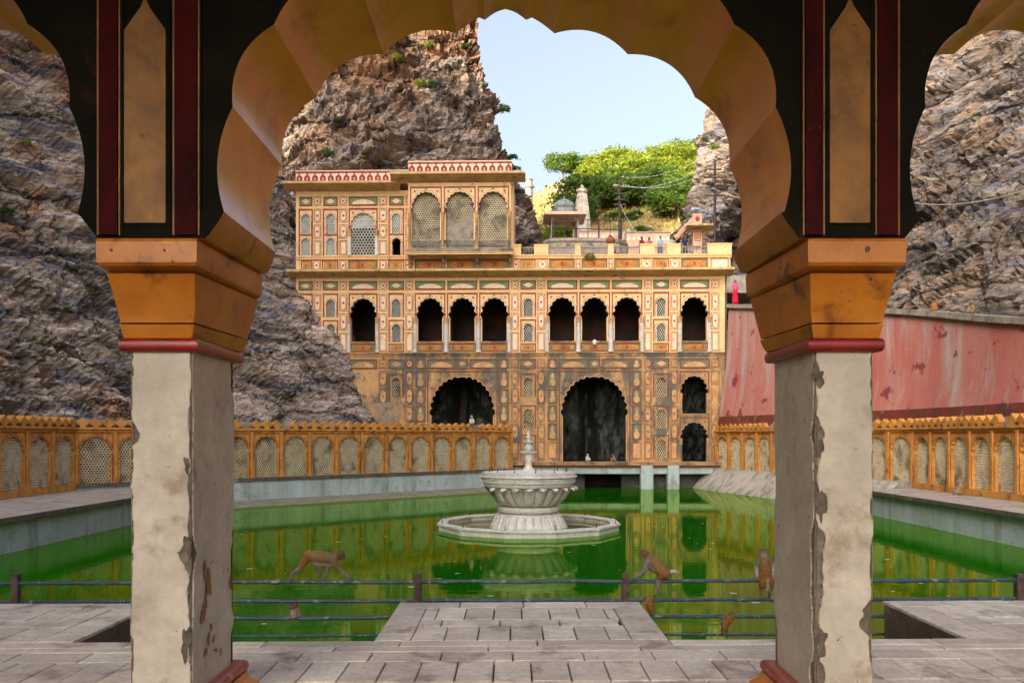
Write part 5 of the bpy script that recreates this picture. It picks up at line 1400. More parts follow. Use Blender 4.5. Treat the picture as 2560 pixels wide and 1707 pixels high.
TINT = {'back': lin(140, 110, 66), 'olive': lin(122, 102, 72), 'rump': lin(134, 96, 54), 'grey': lin(138, 128, 120), 'pale': lin(196, 186, 174), 'face': lin(142, 98, 86), 'head': lin(110, 84, 56),
        'hand': lin(112, 92, 84), 'dark': lin(52, 38, 32), 'orange': lin(156, 108, 50), 'silver': lin(196, 192, 184)}
def figure(name, segs, voxel, mat=vcm, smooth_it=4, origin=None, tints=TINT, fur=0):
    """segs: (p0, p1, r0, r1, tint). One continuous voxel-remeshed body."""
    bm = bmesh.new()
    for p0, p1, r0, r1, _ in segs:
        p0, p1 = Vector(p0), Vector(p1); d = p1 - p0; ln = d.length
        steps = max(2, int(ln / (0.45 * min(r0, r1))) + 1) if ln > 1e-5 else 1
        for i in range(steps + 1 if ln > 1e-5 else 1):
            t = i / steps; r = r0 + (r1 - r0) * t
            bmesh.ops.create_icosphere(bm, subdivisions=2, radius=r, matrix=Matrix.Translation(p0 + d * t))
    me = bpy.data.meshes.new('tmp'); bm.to_mesh(me); bm.free()
    o = bpy.data.objects.new('tmp', me); COL.objects.link(o)
    r_ = o.modifiers.new('r', 'REMESH'); r_.mode = 'VOXEL'; r_.voxel_size = voxel
    s_ = o.modifiers.new('s', 'SMOOTH'); s_.factor = 0.5; s_.iterations = smooth_it
    dg = bpy.context.evaluated_depsgraph_get()
    me2 = bpy.data.meshes.new_from_object(o.evaluated_get(dg)); me2.name = name
    bpy.data.objects.remove(o); bpy.data.meshes.remove(me)
    V = np.empty(len(me2.vertices) * 3); me2.vertices.foreach_get('co', V); V = V.reshape(-1, 3)
    best = np.full(len(V), 1e9); colr = np.zeros((len(V), 4)); wsum = np.zeros(len(V))
    for p0, p1, r0, r1, tn in segs:
        a = np.array(p0); d = np.array(p1) - a; q = max((d * d).sum(), 1e-12)
        t = np.clip(((V - a) @ d) / q, 0, 1); dist = np.linalg.norm(V - a - t[:, None] * d, axis=1) - (r0 + (r1 - r0) * t)
        w = np.exp(-np.clip(dist, -0.02, 1) / (voxel * 1.2)); colr += w[:, None] * np.array(tints[tn]); wsum += w
    colr = colr / np.maximum(wsum, 1e-9)[:, None]; colr[:, 3] = 1
    ca = me2.color_attributes.new('tint', 'FLOAT_COLOR', 'POINT'); ca.data.foreach_set('color', colr.astype(np.float32).ravel())
    me2.polygons.foreach_set('use_smooth', [True] * len(me2.polygons))
    if origin is not None:
        V -= np.array(origin); me2.vertices.foreach_set('co', V.ravel())
    me2.materials.clear(); me2.materials.append(mat); me2.update()
    o = bpy.data.objects.new(name, me2); COL.objects.link(o)
    if origin is not None: o.location = origin
    if fur:                                                     # short coat of fine blades lying back along the body
        me2.calc_loop_triangles(); nv = len(me2.vertices)
        T = np.empty(len(me2.loop_triangles) * 3, np.int32); me2.loop_triangles.foreach_get('vertices', T); T = T.reshape(-1, 3)
        ctr = V[T].mean(1); e1 = V[T[:, 1]] - V[T[:, 0]]; e2 = V[T[:, 2]] - V[T[:, 0]]; nn = np.cross(e1, e2); ar = np.linalg.norm(nn, axis=1); nn /= np.maximum(ar, 1e-12)[:, None]
        r = np.random.default_rng(len(V)); pick = r.choice(len(T), fur, p=ar / ar.sum())
        lum = colr[T[pick, 0], :3]; ok = lum[:, 0] > lum[:, 2] * 1.25                        # not on bare hands and face
        face_t = np.array(tints['face'][:3]); ok &= np.abs(lum - face_t).sum(1) > 0.12
        pick = pick[ok]; n = len(pick); w_ = r.random((n, 2)); w_ = np.where(w_.sum(1, keepdims=True) > 1, 1 - w_, w_)
        P0 = V[T[pick, 0]] + w_[:, :1] * e1[pick] + w_[:, 1:] * e2[pick]
        lay = np.array([0, 0, -1.0]) + r.normal(size=(n, 3)) * 0.35; d = nn[pick] * 0.55 + lay * 0.6; d /= np.linalg.norm(d, axis=1)[:, None]
        sd = np.cross(d, nn[pick] + r.normal(size=(n, 3)) * 0.2); sd /= np.maximum(np.linalg.norm(sd, axis=1), 1e-9)[:, None]
        ln = r.uniform(0.008, 0.02, n)[:, None]
        FV = np.stack([P0 - sd * 0.0011, P0 + sd * 0.0011, P0 + d * ln], 1).reshape(-1, 3)
        fme = bpy.data.meshes.new('coat'); fme.from_pydata(FV.tolist(), [], np.arange(n * 3).reshape(-1, 3).tolist())
        fc = np.repeat(np.c_[lum[ok] * r.uniform(0.7, 1.35, (n, 1)), np.ones(n)], 3, 0)
        fa = fme.color_attributes.new('tint', 'FLOAT_COLOR', 'POINT'); fa.data.foreach_set('color', fc.astype(np.float32).ravel())
        fme.materials.append(mat); stuff(link('coat', fme, o))
    return o
class Px:
    """points measured on an enlarged crop of the photograph, put on the plane of the railing"""
    def __init__(s, ox, oy, sc_, Y): s.ox, s.oy, s.sc, s.Y = ox, oy, sc_, Y; s.m = Y / F / sc_
    def __call__(s, x, y, dy=0.0):
        p = at(s.ox + x / s.sc, s.oy + y / s.sc, s.Y); return (p.x, p.y + dy, p.z)
    def seg(s, a, b, ra, rb, t): return (s(*a), s(*b), ra * s.m, rb * s.m, t)
def fingers(q, wrist, dirx, diry, r, dy=0.0, n=4):
    return [q.seg((wrist[0], wrist[1], dy + (k - 1.5) * 0.008), (wrist[0] + dirx * (0.9 + 0.1 * (k % 2)), wrist[1] + diry, dy + (k - 1.5) * 0.014), r, r * 0.7, 'hand') for k in range(n)]
q = Px(700, 1340, 7.127, RY)
S = q.seg
def face(q, hx, hy, mx, my, r, e=0.03):
    """muzzle, brow, eyes and ears about a head centre; (mx, my) points towards the muzzle"""
    out = [S_(q, (hx, hy), (hx + mx * 0.8, hy + my * 0.8), r * 0.7, r * 0.5, 'face'), S_(q, (hx + mx * 0.8, hy + my * 0.8), (hx + mx * 1.15, hy + my * 1.15), r * 0.42, r * 0.34, 'face')]
    return out
def S_(q, a, b, ra, rb, t): return q.seg(a, b, ra, rb, t)
m1 = [S((525, 345), (740, 368), 104, 112, 'back'), S((740, 368), (950, 395), 112, 104, 'olive'), S((640, 440), (900, 470), 60, 50, 'pale'), S((950, 385), (1050, 340), 86, 64, 'olive'),
      S((1075, 325), (1090, 330), 74, 68, 'head'), S((1105, 365), (1122, 398), 50, 36, 'face'), S((1128, 330), (1132, 334), 26, 26, 'dark'), S((1035, 300, -0.03), (1028, 296, -0.036), 20, 16, 'face'), S((1035, 300, 0.03), (1028, 296, 0.036), 20, 16, 'face'),
      S((500, 360, -.03), (385, 540, -.04), 88, 54, 'rump'), S((385, 540, -.04), (235, 650, -.035), 50, 30, 'grey'), S((235, 650, -.035), (205, 760, -.03), 30, 20, 'grey'), S((205, 760, -.03), (188, 840, -.035), 18, 12, 'hand'),
      S((590, 420, .035), (690, 560, .04), 66, 42, 'grey'), S((690, 560, .04), (682, 715, .035), 36, 24, 'grey'), S((682, 725, .03), (770, 768, .0), 20, 13, 'hand'),
      S((890, 450, .035), (835, 590, .035), 52, 34, 'grey'), S((835, 590, .035), (808, 725, .03), 30, 20, 'grey'), S((808, 735, .02), (860, 770, .0), 18, 12, 'hand'),
      S((975, 430, -.035), (1095, 590, -.04), 68, 40, 'olive'), S((1095, 590, -.04), (1245, 722, -.03), 36, 24, 'grey'), S((1245, 722, -.03), (1315, 765, -.01), 24, 16, 'hand'),
      S((480, 300), (405, 420), 26, 24, 'back'), S((405, 420), (345, 535), 24, 16, 'back')] + fingers(q, (1290, 765), 40, 18, 9, -.01) + fingers(q, (760, 764), 40, 12, 9)
o = figure('macaque', m1, 0.0042, origin=q(740, 790), fur=9000); tag(o, 'brown monkey walking on all fours along the top rail', 'monkey')
m2 = [S((262, 1310), (262, 1400), 60, 74, 'olive'), S((250, 1330, -.02), (255, 1390, -.025), 40, 46, 'pale'), S((245, 1225), (238, 1215), 62, 58, 'head'), S((215, 1235, -.02), (196, 1250, -.028), 40, 26, 'face'), S((196, 1210, -.03), (198, 1210, -.03), 13, 13, 'dark'),
      S((280, 1205, -.03), (286, 1205, -.034), 28, 20, 'face'), S((215, 1305), (196, 1370, -.02), 28, 22, 'olive'), S((196, 1370, -.02), (215, 1430, -.03), 20, 16, 'grey'), S((325, 1310), (352, 1380), 34, 28, 'back'), S((352, 1380), (300, 1420, -.03), 24, 18, 'grey'),
      S((235, 1400, -.02), (200, 1440, -.03), 34, 20, 'grey'), S((200, 1440, -.03), (200, 1490, -.02), 16, 10, 'hand'), S((295, 1405), (400, 1412), 36, 18, 'grey'), S((400, 1412), (450, 1418), 16, 10, 'hand'),
      S((320, 1420), (325, 1490), 11, 9, 'olive'), S((325, 1490), (332, 1575), 9, 6, 'olive')] + fingers(q, (410, 1414), 40, 6, 8)
o = figure('macaque', m2, 0.0038, origin=q(262, 1440), fur=4000); tag(o, 'baby monkey sitting on the third rail below the walking monkey', 'monkey')
q = Px(1580, 1350, 5.808, RY); S = q.seg
m3 = [S((455, 465), (370, 360), 96, 104, 'back'), S((370, 360), (262, 282), 104, 82, 'back'), S((330, 420), (240, 330), 60, 52, 'grey'), S((262, 270), (205, 215), 76, 58, 'olive'), S((178, 192), (165, 195), 60, 56, 'head'), S((140, 212), (122, 236), 40, 28, 'face'), S((122, 190), (124, 190), 18, 18, 'dark'),
      S((190, 185, -.035), (196, 185, -.04), 18, 14, 'face'), S((225, 310, -.035), (175, 425, -.04), 52, 32, 'grey'), S((175, 425, -.04), (65, 530, -.02), 30, 20, 'grey'), S((65, 530, -.02), (12, 560, -.01), 20, 13, 'hand'), S((245, 330, .03), (205, 440, .035), 46, 30, 'grey'), S((205, 440, .035), (105, 540, .015), 28, 19, 'grey'),
      S((480, 490, -.03), (395, 455, -.05), 74, 56, 'rump'), S((395, 455, -.05), (400, 545, -.045), 50, 34, 'rump'), S((380, 540, -.02), (372, 650, -.03), 44, 32, 'grey'), S((372, 650, -.03), (392, 745, -.02), 30, 22, 'grey'), S((392, 745, -.02), (335, 815, -.01), 20, 12, 'hand'),
      S((480, 500, .03), (420, 545, .03), 66, 44, 'rump'), S((545, 465), (610, 442), 24, 22, 'pale'), S((610, 442), (665, 465), 22, 20, 'pale'), S((665, 465), (705, 508), 19, 12, 'olive')] + fingers(q, (30, 552), -40, 20, 8, -.01) + fingers(q, (350, 805), -32, 18, 8)
o = figure('macaque', m3, 0.0045, origin=q(430, 570), fur=9000); tag(o, 'brown monkey sitting sideways on the top rail beside a rusty post', 'monkey')
m5 = [S((1930, 560), (1922, 420), 98, 88, 'orange'), S((1922, 420), (1912, 275), 88, 84, 'back'), S((1912, 265), (1910, 215), 70, 58, 'pale'), S((1912, 190, .01), (1912, 200, .02), 64, 60, 'head'), S((1850, 195, .01), (1846, 195, .01), 18, 14, 'face'), S((1974, 195, .01), (1978, 195, .01), 18, 14, 'face'), S((1912, 215, .05), (1912, 225, .06), 34, 26, 'face'),
      S((1848, 285), (1802, 395), 42, 30, 'grey'), S((1802, 395), (1816, 535), 28, 20, 'silver'), S((1816, 535), (1812, 560), 20, 18, 'hand'), S((1984, 280), (2048, 365), 44, 30, 'grey'), S((2048, 365), (2050, 535), 28, 20, 'silver'), S((2050, 535), (2056, 560), 20, 18, 'hand'),
      S((1895, 590, -.03), (1888, 640, -.03), 66, 56, 'rump'), S((1985, 590, -.03), (1995, 640, -.03), 66, 56, 'rump'), S((1888, 640), (1885, 730), 48, 32, 'back'), S((1885, 730), (1902, 805), 26, 18, 'grey'), S((1902, 800), (1850, 778), 16, 10, 'hand'),
      S((1995, 640), (2004, 730), 46, 30, 'grey'), S((2004, 730), (1990, 830), 24, 16, 'hand'), S((1990, 830), (2022, 895), 13, 9, 'dark'), S((1990, 830), (1976, 876), 11, 8, 'dark'), S((1942, 560, -.06), (1950, 690, -.05), 18, 14, 'pale'), S((1950, 690, -.05), (1962, 790, -.04), 14, 8, 'olive')]
o = figure('macaque', m5, 0.0045, origin=q(1930, 570), fur=9000); tag(o, 'orange-backed monkey leaning over the top rail seen from behind', 'monkey')
m6 = [S((1412, 1130), (1352, 1230), 62, 54, 'orange'), S((1352, 1230), (1345, 1275), 46, 42, 'back'), S((1340, 1300), (1336, 1308), 50, 46, 'head'), S((1330, 1325, -.02), (1328, 1345, -.028), 30, 20, 'face'), S((1382, 1290), (1388, 1290), 16, 12, 'face'),
      S((1395, 1110), (1372, 1062), 36, 24, 'orange'), S((1372, 1062), (1400, 1050), 18, 14, 'face'), S((1450, 1130), (1472, 1085), 30, 20, 'orange'), S((1472, 1085), (1452, 1035), 18, 12, 'hand'), S((1330, 1220), (1322, 1140), 24, 18, 'grey'), S((1322, 1140), (1302, 1066), 17, 12, 'grey'), S((1310, 1230, .02), (1308, 1180, .02), 20, 14, 'grey')] + fingers(q, (1302, 1066), 22, -8, 7)
o = figure('macaque', m6, 0.0038, origin=q(1400, 1080), fur=4000); tag(o, 'small rust-orange monkey hanging upside down from the third rail', 'monkey')
m4 = [S((250, 890), (275, 980), 58, 54, 'orange'), S((275, 980), (290, 1050), 50, 40, 'back'), S((235, 875), (215, 835), 36, 26, 'face'), S((215, 835), (245, 812), 22, 16, 'face'), S((200, 900), (130, 850), 24, 18, 'grey'), S((130, 850), (100, 812), 16, 12, 'grey'), S((305, 890), (370, 868), 13, 11, 'olive'), S((370, 868), (450, 858), 11, 6, 'olive')]
o = figure('macaque', m4, 0.0038, origin=q(230, 815), fur=4000); tag(o, 'small monkey clinging under the second rail at the corner of the paved platform', 'monkey')

def seated(tb):
    c = {'b': tb, 'g': 'grey' if tb != 'silver' else 'silver', 'f': 'face'}
    return [((0, 0, .13), (0, -.03, .3), .13, .115, c['b']), ((0, -.03, .3), (0, -.07, .42), .10, .07, c['b']), ((0, -.10, .5), (0, -.10, .51), .085, .08, 'head' if tb != 'silver' else 'silver'), ((0, -.16, .475), (0, -.195, .46), .05, .036, c['f']), ((.085, -.09, .52), (.09, -.09, .52), .024, .02, c['f']), ((-.085, -.09, .52), (-.09, -.09, .52), .024, .02, c['f']),
            ((.1, -.06, .34), (.13, -.15, .2), .05, .034, c['g']), ((.13, -.15, .2), (.08, -.24, .1), .03, .022, c['g']), ((-.1, -.06, .34), (-.13, -.15, .2), .05, .034, c['g']), ((-.13, -.15, .2), (-.08, -.24, .1), .03, .022, c['g']),
            ((.09, -.02, .1), (.14, -.2, .2), .08, .05, c['b']), ((.14, -.2, .2), (.12, -.2, .04), .045, .03, c['g']), ((.12, -.18, .025), (.12, -.3, .02), .026, .018, 'hand'), ((-.09, -.02, .1), (-.14, -.2, .2), .08, .05, c['b']), ((-.14, -.2, .2), (-.12, -.2, .04), .045, .03, c['g']), ((-.12, -.18, .025), (-.12, -.3, .02), .026, .018, 'hand'),
            ((0, .12, .05), (.1, .28, .03), .03, .024, c['b']), ((.1, .28, .03), (.2, .4, .03), .022, .015, c['b'])]
def far_monkey(label, loc, rz, tint, s=1.0):
    o = figure('macaque', seated(tint), 0.018, smooth_it=2)
    o.location = loc; o.rotation_euler = (0, 0, rz); o.scale = (s, s, s); tag(o, label, 'monkey'); return o
p = at(1179, 1050, 54.9)
far_monkey('pale grey monkey sitting on the crest of the diagonal jali wall', (p.x, 54.72, JB + 2.98), 0.2, 'silver', 1.0)
far_monkey('monkey sitting on the walkway against the right jali wall', (18.85, 35.4, WK), -1.9, 'back', 0.9)
def on_red(px):
    # where the ray at this pixel column crosses the coping
    k = (px - CX) / F; best = min(range(len(rdl)), key=lambda i: abs(rdl[i][0] / rdl[i][1] - k)); return rdl[best][0], rdl[best][1], redtop(rdl[best][1])
x, y, z = on_red(2327); far_monkey('ginger monkey huddled on the coping of the red wall with its back turned', (x + .1, y, z), 2.6, 'orange', 0.95)
x, y, z = on_red(2422); far_monkey('brown monkey sitting on the coping of the red wall facing the pool', (x + .1, y, z), -0.9, 'back', 1.0)
def on_ledge(px, y_): return pal_pt(px, -0.9, -0.142)
def pal_pt(px, y_, z):
    u = fu(px); c, s = math.cos(-TH), math.sin(-TH); return (c*u - s*y_, 60 + s*u + c*y_, z)
far_monkey('pale monkey sitting in the dark middle of the central palace arch', pal_pt(1467, -0.35, -0.142), 0.4, 'silver', 0.95)
far_monkey('brown monkey crouching at the right foot of the central palace arch', pal_pt(1534, -0.6, -0.142), -1.1, 'back', 0.95)

# ------------------------------------------------ people
PT = {'skin': lin(150, 100, 74), 'hair': lin(30, 24, 22), 'trouser': lin(58, 60, 74), 'shoe': lin(40, 34, 30), 'sole': lin(90, 80, 70)}
def person(label, loc, rz, shirt, lower=None, lean=0.0, sari=False, s=1.0):
    PT['shirt'] = shirt; PT['low'] = lower or PT['trouser']
    lw = 'low'
    seg = [((0, 0, .95), (0, -lean*.5, 1.2), .135, .13, 'shirt'), ((0, -lean*.5, 1.2), (0, -lean, 1.36), .15, .13, 'shirt'), ((.13, -lean, 1.38), (-.13, -lean, 1.38), .07, .07, 'shirt'), ((0, -lean, 1.42), (0, -lean-.01, 1.5), .055, .055, 'skin'),
           ((0, -lean-.02, 1.56), (0, -lean-.01, 1.60), .085, .092, 'skin'), ((0, -lean+.02, 1.62), (0, -lean+.02, 1.645), .095, .09, 'hair'), ((0, -lean-.1, 1.575), (0, -lean-.118, 1.562), .02, .018, 'skin'), ((.03, -lean-.09, 1.595), (.032, -lean-.09, 1.595), .012, .012, 'hair'), ((-.03, -lean-.09, 1.595), (-.032, -lean-.09, 1.595), .012, .012, 'hair'),
           ((.2, -lean, 1.37), (.25, -lean-.06, 1.12), .055, .045, 'shirt'), ((.25, -lean-.06, 1.12), (.16, -lean-.28, 1.02), .04, .032, 'skin'), ((.16, -lean-.28, 1.02), (.12, -lean-.34, 1.0), .035, .025, 'skin'),
           ((-.2, -lean, 1.37), (-.25, -lean-.06, 1.12), .055, .045, 'shirt'), ((-.25, -lean-.06, 1.12), (-.16, -lean-.28, 1.02), .04, .032, 'skin'), ((-.16, -lean-.28, 1.02), (-.12, -lean-.34, 1.0), .035, .025, 'skin'),
           ((.08, 0, .92), (.1, -.02, .5), .1, .07, lw), ((.1, -.02, .5), (.1, 0, .1), .06, .045, lw), ((.1, 0, .045), (.1, -.14, .04), .045, .04, 'shoe'), ((-.08, 0, .92), (-.1, .02, .5), .1, .07, lw), ((-.1, .02, .5), (-.1, .03, .1), .06, .045, lw), ((-.1, .03, .045), (-.1, -.11, .04), .045, .04, 'shoe')]
    if sari:
        seg += [((0, .01, .9), (0, 0, .2), .17, .23, 'low'), ((0, .03, 1.62), (0, .09, 1.3), .1, .12, 'shirt'), ((.1, .05, 1.4), (.18, .08, .8), .07, .1, 'shirt')]
    o = figure('person', seg, 0.022, clm, 2, tints=dict(PT))
    o.location = loc; o.rotation_euler = (0, 0, rz); o.scale = (s, s, s); tag(o, label, 'person'); return o
RZt = 14.42
def roof_pt(a, y_=1.0): return pal_pt(1240 + a / 3.675, y_, RZt)
person('person in a maroon shirt at the roof parapet behind a square post', roof_pt(1355, 1.3), 0.6, lin(120, 50, 60), lean=.08)
person('person in a dusky pink shawl leaning at the roof parapet', roof_pt(1434, 1.5), -0.3, lin(170, 100, 104), lean=.06)
person('person in a pale blue shirt and teal trousers at the roof railing', roof_pt(1532, 1.2), 0.1, lin(160, 186, 200), lin(40, 120, 116), lean=.08)
person('person in a light grey shirt bending over a square parapet post', roof_pt(1632, 1.4), 0.3, lin(186, 190, 190), lean=.2)
person('person in a dark navy checked shirt at the roof railing below the kiosk', roof_pt(1770, 1.3), -0.2, lin(44, 50, 80), lin(30, 34, 56), lean=.05)
person('person crouching in bright red clothes behind the roof railing', (lambda p: (p[0], p[1], p[2] - 0.5))(roof_pt(1108, 0.9)), 0.2, lin(190, 20, 30), lin(200, 24, 30), s=0.72)
px_ = on_red(1834); person('person wrapped in a pink and red sari standing at the top of the red wall', (px_[0] + .25, px_[1] + .3, px_[2]), 0.3, lin(226, 100, 140), lin(206, 30, 60), sari=True)
# ================================================================== BEHIND THE PALACE ROOF
def Q2(a, c): return (1240 + a / 3.675, 420 + c / 3.675)
def A2(a, c, Y): return at(*Q2(a, c), Y)
def pxm(n, Y): return n / 3.675 * Y / F                      # metres for n crop pixels at distance Y
# stone platform
b = MB(); pts = [A2(x, 645, 70.0 + y) for x, y in ((432, 1.2), (470, 0.4), (560, 0), (800, 0.0), (1000, 0.1), (1130, 0.5), (1200, 1.4), (1215, 3.0))]
poly = [(p.x, p.y) for p in pts] + [(pts[-1].x, 78), (pts[0].x, 78)]
ztop = pts[2].z
b.prism_z(poly, 13.6, ztop - 0.25); 
poly2 = [(x, y - 0.12) if y < 77 else (x, y) for x, y in poly]
b.prism_z(poly2, ztop - 0.249, ztop)
struct(b.build('upper_platform', M['stone']))
b = MB(); b.box(-14, 20, 66.5, 90, 13.0, 14.38); struct(b.build('roof_terrace', M['stone']))
# domed chhatri
Yc = 73.0
cxy = A2(625, 640, Yc)
ch = empty('chhatri', 'small domed stone chhatri with grey ribbed dome above the palace roof', 'kiosk', (cxy.x, Yc, ztop))
zE = A2(0, 470, Yc).z - ztop; zD = A2(0, 385, Yc).z - ztop; zT = A2(0, 262, Yc).z - ztop
hw = pxm(115, Yc)
for sx in (-1, 1):
    for sy in (-1, 1):
        b = MB(); b.box(sx*hw - 0.1, sx*hw + 0.1, sy*hw - 0.1, sy*hw + 0.1, 0, zE - 0.25); b.box(sx*hw - 0.15, sx*hw + 0.15, sy*hw - 0.15, sy*hw + 0.15, zE - 0.25, zE); b.build('post', M['stone'], ch)
for rot in (0, math.pi/2, math.pi, -math.pi/2):
    b = MB(); cur = carch(0, hw - 0.12, zE - 0.62, zE - 0.12, 7)
    b.prism(arch_poly(-hw + 0.1, hw - 0.1, zE + 0.15, 0, hw - 0.12, zE - 0.7, cur), -hw - 0.06, -hw + 0.06); b.build('cusped_arch', M['pinkwall'], ch, rot=(0, 0, rot))
ew = pxm(192, Yc)
b = MB(); b.loft([[(-ew, -ew, zE - 0.05), (ew, -ew, zE - 0.05), (ew, ew, zE - 0.05), (-ew, ew, zE - 0.05)], [(-ew, -ew, zE + 0.04), (ew, -ew, zE + 0.04), (ew, ew, zE + 0.04), (-ew, ew, zE + 0.04)], [(-hw*1.1, -hw*1.1, zE + 0.36), (hw*1.1, -hw*1.1, zE + 0.36), (hw*1.1, hw*1.1, zE + 0.36), (-hw*1.1, hw*1.1, zE + 0.36)]])
b.build('eave', M['pinkwall'], ch)
b = MB(); b.lathe([(hw*1.12, zE + 0.36), (hw*1.12, zD - 0.12), (hw*1.0, zD - 0.1), (hw*0.97, zD)], 8, c=(0, 0)); b.build('drum', M['lead'], ch)
dr_ = pxm(97, Yc); hD = zT - zD
b = MB(); rings = []
for r, z in ((0.94, 0), (1.0, 0.1), (1.03, 0.22), (0.98, 0.36), (0.86, 0.5), (0.66, 0.62), (0.42, 0.71), (0.2, 0.78), (0.1, 0.84), (0.14, 0.88), (0.06, 0.93), (0.01, 1.0)):
    rings.append([(dr_*r*(1 + 0.025*math.cos(16*2*math.pi*i/64))*math.cos(2*math.pi*i/64), dr_*r*(1 + 0.025*math.cos(16*2*math.pi*i/64))*math.sin(2*math.pi*i/64), zD + hD*z) for i in range(64)])
b.loft(rings); b.build('dome', M['lead'], ch, smooth=True)
# temple tower
Ys = 92.0
sp = A2(790, 640, Ys); zt_ = A2(0, 150, Ys).z; zb_ = sp.z - 2
sk = empty('temple_tower', 'pale carved stone shikhara tower rising behind the domed chhatri', 'tower', (sp.x, Ys, zb_))
H_ = zt_ - zb_
def sqr(r, z, n=4): return [(r*(1 if k in (1, 2) else -1), r*(1 if k in (2, 3) else -1), z) for k in range(4)]
def star(r, z):
    out = []
    for k in range(24):
        a = 2*math.pi*(k + 0.5)/24; m_ = max(abs(math.cos(a)), abs(math.sin(a))); rr = r*(0.55 + 0.45/m_) * (1.0 if k % 2 else 0.93); out.append((rr*math.cos(a), rr*math.sin(a), z))
    return out
r0 = pxm(95, Ys)
b = MB(); nlev = 16
for i in range(nlev):
    t0, t1 = i / nlev * 0.86, (i + 0.82) / nlev * 0.86; tt = (i + 1) / nlev * 0.86
    ra = r0 * (1 - 0.50 * (t0 / 0.86) ** 1.7); rb = r0 * (1 - 0.50 * (t1 / 0.86) ** 1.7)
    b.loft([star(ra, H_*t0), star(rb, H_*t1)]); b.loft([star(rb*0.95, H_*t1 + .002), star(rb*0.95, H_*tt)])
b.build('spire', M['shik'], sk)
b = MB(); rr = r0 * 0.5; b.lathe([(rr*0.7, H_*0.86), (rr*0.72, H_*0.875), (rr*1.0, H_*0.885), (rr*1.06, H_*0.905), (rr*1.0, H_*0.925), (rr*0.6, H_*0.935), (rr*0.4, H_*0.95), (rr*0.28, H_*0.965), (rr*0.34, H_*0.975), (rr*0.1, H_*0.985), (0.01, H_)], 20); b.build('finial', M['shik'], sk, smooth=40)
# distant white turret on the far left of the gap
p = A2(305, 110, 120); b = MB(); zz = p.z
b.lathe([(0.55, zz - 6), (0.5, zz - 1.2), (0.75, zz - 1.1), (0.75, zz - 0.9), (0.5, zz - 0.8), (0.45, zz - 0.1), (0.6, zz), (0.1, zz + 0.5)], 12, c=(p.x, 120)); o = b.build('turret', M['shik'], smooth=30); tag(o, 'thin white turret on the hillside behind the palace balcony', 'turret')
# pink parapet walls
def band_wall(name, label, x0, x1, y0, y1, Y, mat):
    a, c = A2(x0, y1, Y), A2(x1, y0, Y)
    r = empty(name, label, 'wall', ((a.x + c.x) / 2, Y, a.z)); w_ = (c.x - a.x) / 2; h_ = c.z - a.z
    b = MB(); b.box(-w_, w_, 0, 0.3, -1.5, h_ - 0.12); b.build('wall', mat, r)
    b = MB(); b.box(-w_ - .05, w_ + .05, -0.08, 0.36, h_ - 0.119, h_); b.build('coping', M['stone'], r)
    n_ = int(2*w_/0.42); m_ = MB(); m_.prism(carch(0, 0.15, -0.2, 0.16, 5)[::-1], -0.03, 0.0, back=False); pm_ = m_.mesh('arched_panel', M['shik'])
    for k in range(n_): link('arched_panel', pm_, r, loc=(-w_ + (k + .5)*2*w_/n_, -0.001, h_*0.5))
    return r
band_wall('parapet_wall', 'pink parapet wall with white arched panels behind the iron fence', 760, 1170, 578, 660, 84, M['pinkwall'])
band_wall('parapet_wall', 'low pink parapet wall beside the stairs behind the people', 1200, 1600, 585, 700, 80, M['pinkwall'])
# iron fence on the platform
fe = empty('iron_fence', 'rusty iron frame fence standing on the stone platform', 'fence', (A2(840, 645, 70.4).x, 70.4, ztop))
def fpt(x, y): p = A2(x, y, 70.4); return p
for x, wd in ((520, 9), (632, 5), (740, 8), (845, 4), (945, 10), (1050, 4), (1150, 16)):
    b = MB(); p = fpt(x, 470 if x < 1100 else 480); w_ = pxm(wd*1.4, 70.4)/2; b.box(p.x - w_, p.x + w_, 70.38, 70.44, ztop, p.z); pw(b.build('post', M['iron']), fe)
for ya, yb, th in ((462, 488, 7), (552, 572, 9)):
    b = MB(); a, c = fpt(515, ya), fpt(1158, yb); b.tube([(a.x, 70.35, a.z), (c.x, 70.35, c.z)], pxm(th, 70.4)/2, 6); pw(b.build('rail', M['iron']), fe)
# stair kiosk on the right
Yk = 68.5
ko = A2(1845, 700, Yk)
kk = empty('stair_kiosk', 'pink stair kiosk with thin overhanging slab roof by the right cliff', 'kiosk', (ko.x, Yk, 14.38))
def kz(c): return A2(0, c, Yk).z - 14.38
def kx(a): return A2(a, 0, Yk).x - ko.x
b = MB(); b.box(kx(1805), kx(1885), -0.3, 0.3, -0.5, kz(560)); frame(b, kx(1818), kx(1872), kz(680), kz(590), 0.04, -0.34, 1, -0.301); b.box(kx(1828), kx(1862), -0.33, -0.301, kz(660), kz(605), 2); b.build('pillar', [M['pinkwall'], M['rust'], M['ochre']], kk)
b = MB()
sl = [(kx(1640), kz(678)), (kx(1735), kz(556)), (kx(1985), kz(556)), (kx(1890), kz(612)), (kx(1800), kz(640))]
b.loft([[(kx(1732), -1.2, kz(558)), (kx(1990), -1.2, kz(558)), (kx(1990), 0.9, kz(558)), (kx(1732), 0.9, kz(558))], [(kx(1732), -1.2, kz(545)), (kx(1990), -1.2, kz(545)), (kx(1990), 0.9, kz(545)), (kx(1732), 0.9, kz(545))], [(kx(1775), -0.6, kz(533)), (kx(1950), -0.6, kz(533)), (kx(1950), 0.6, kz(533)), (kx(1775), 0.6, kz(533))]]); b.build('slab_roof', M['chajja'], kk)
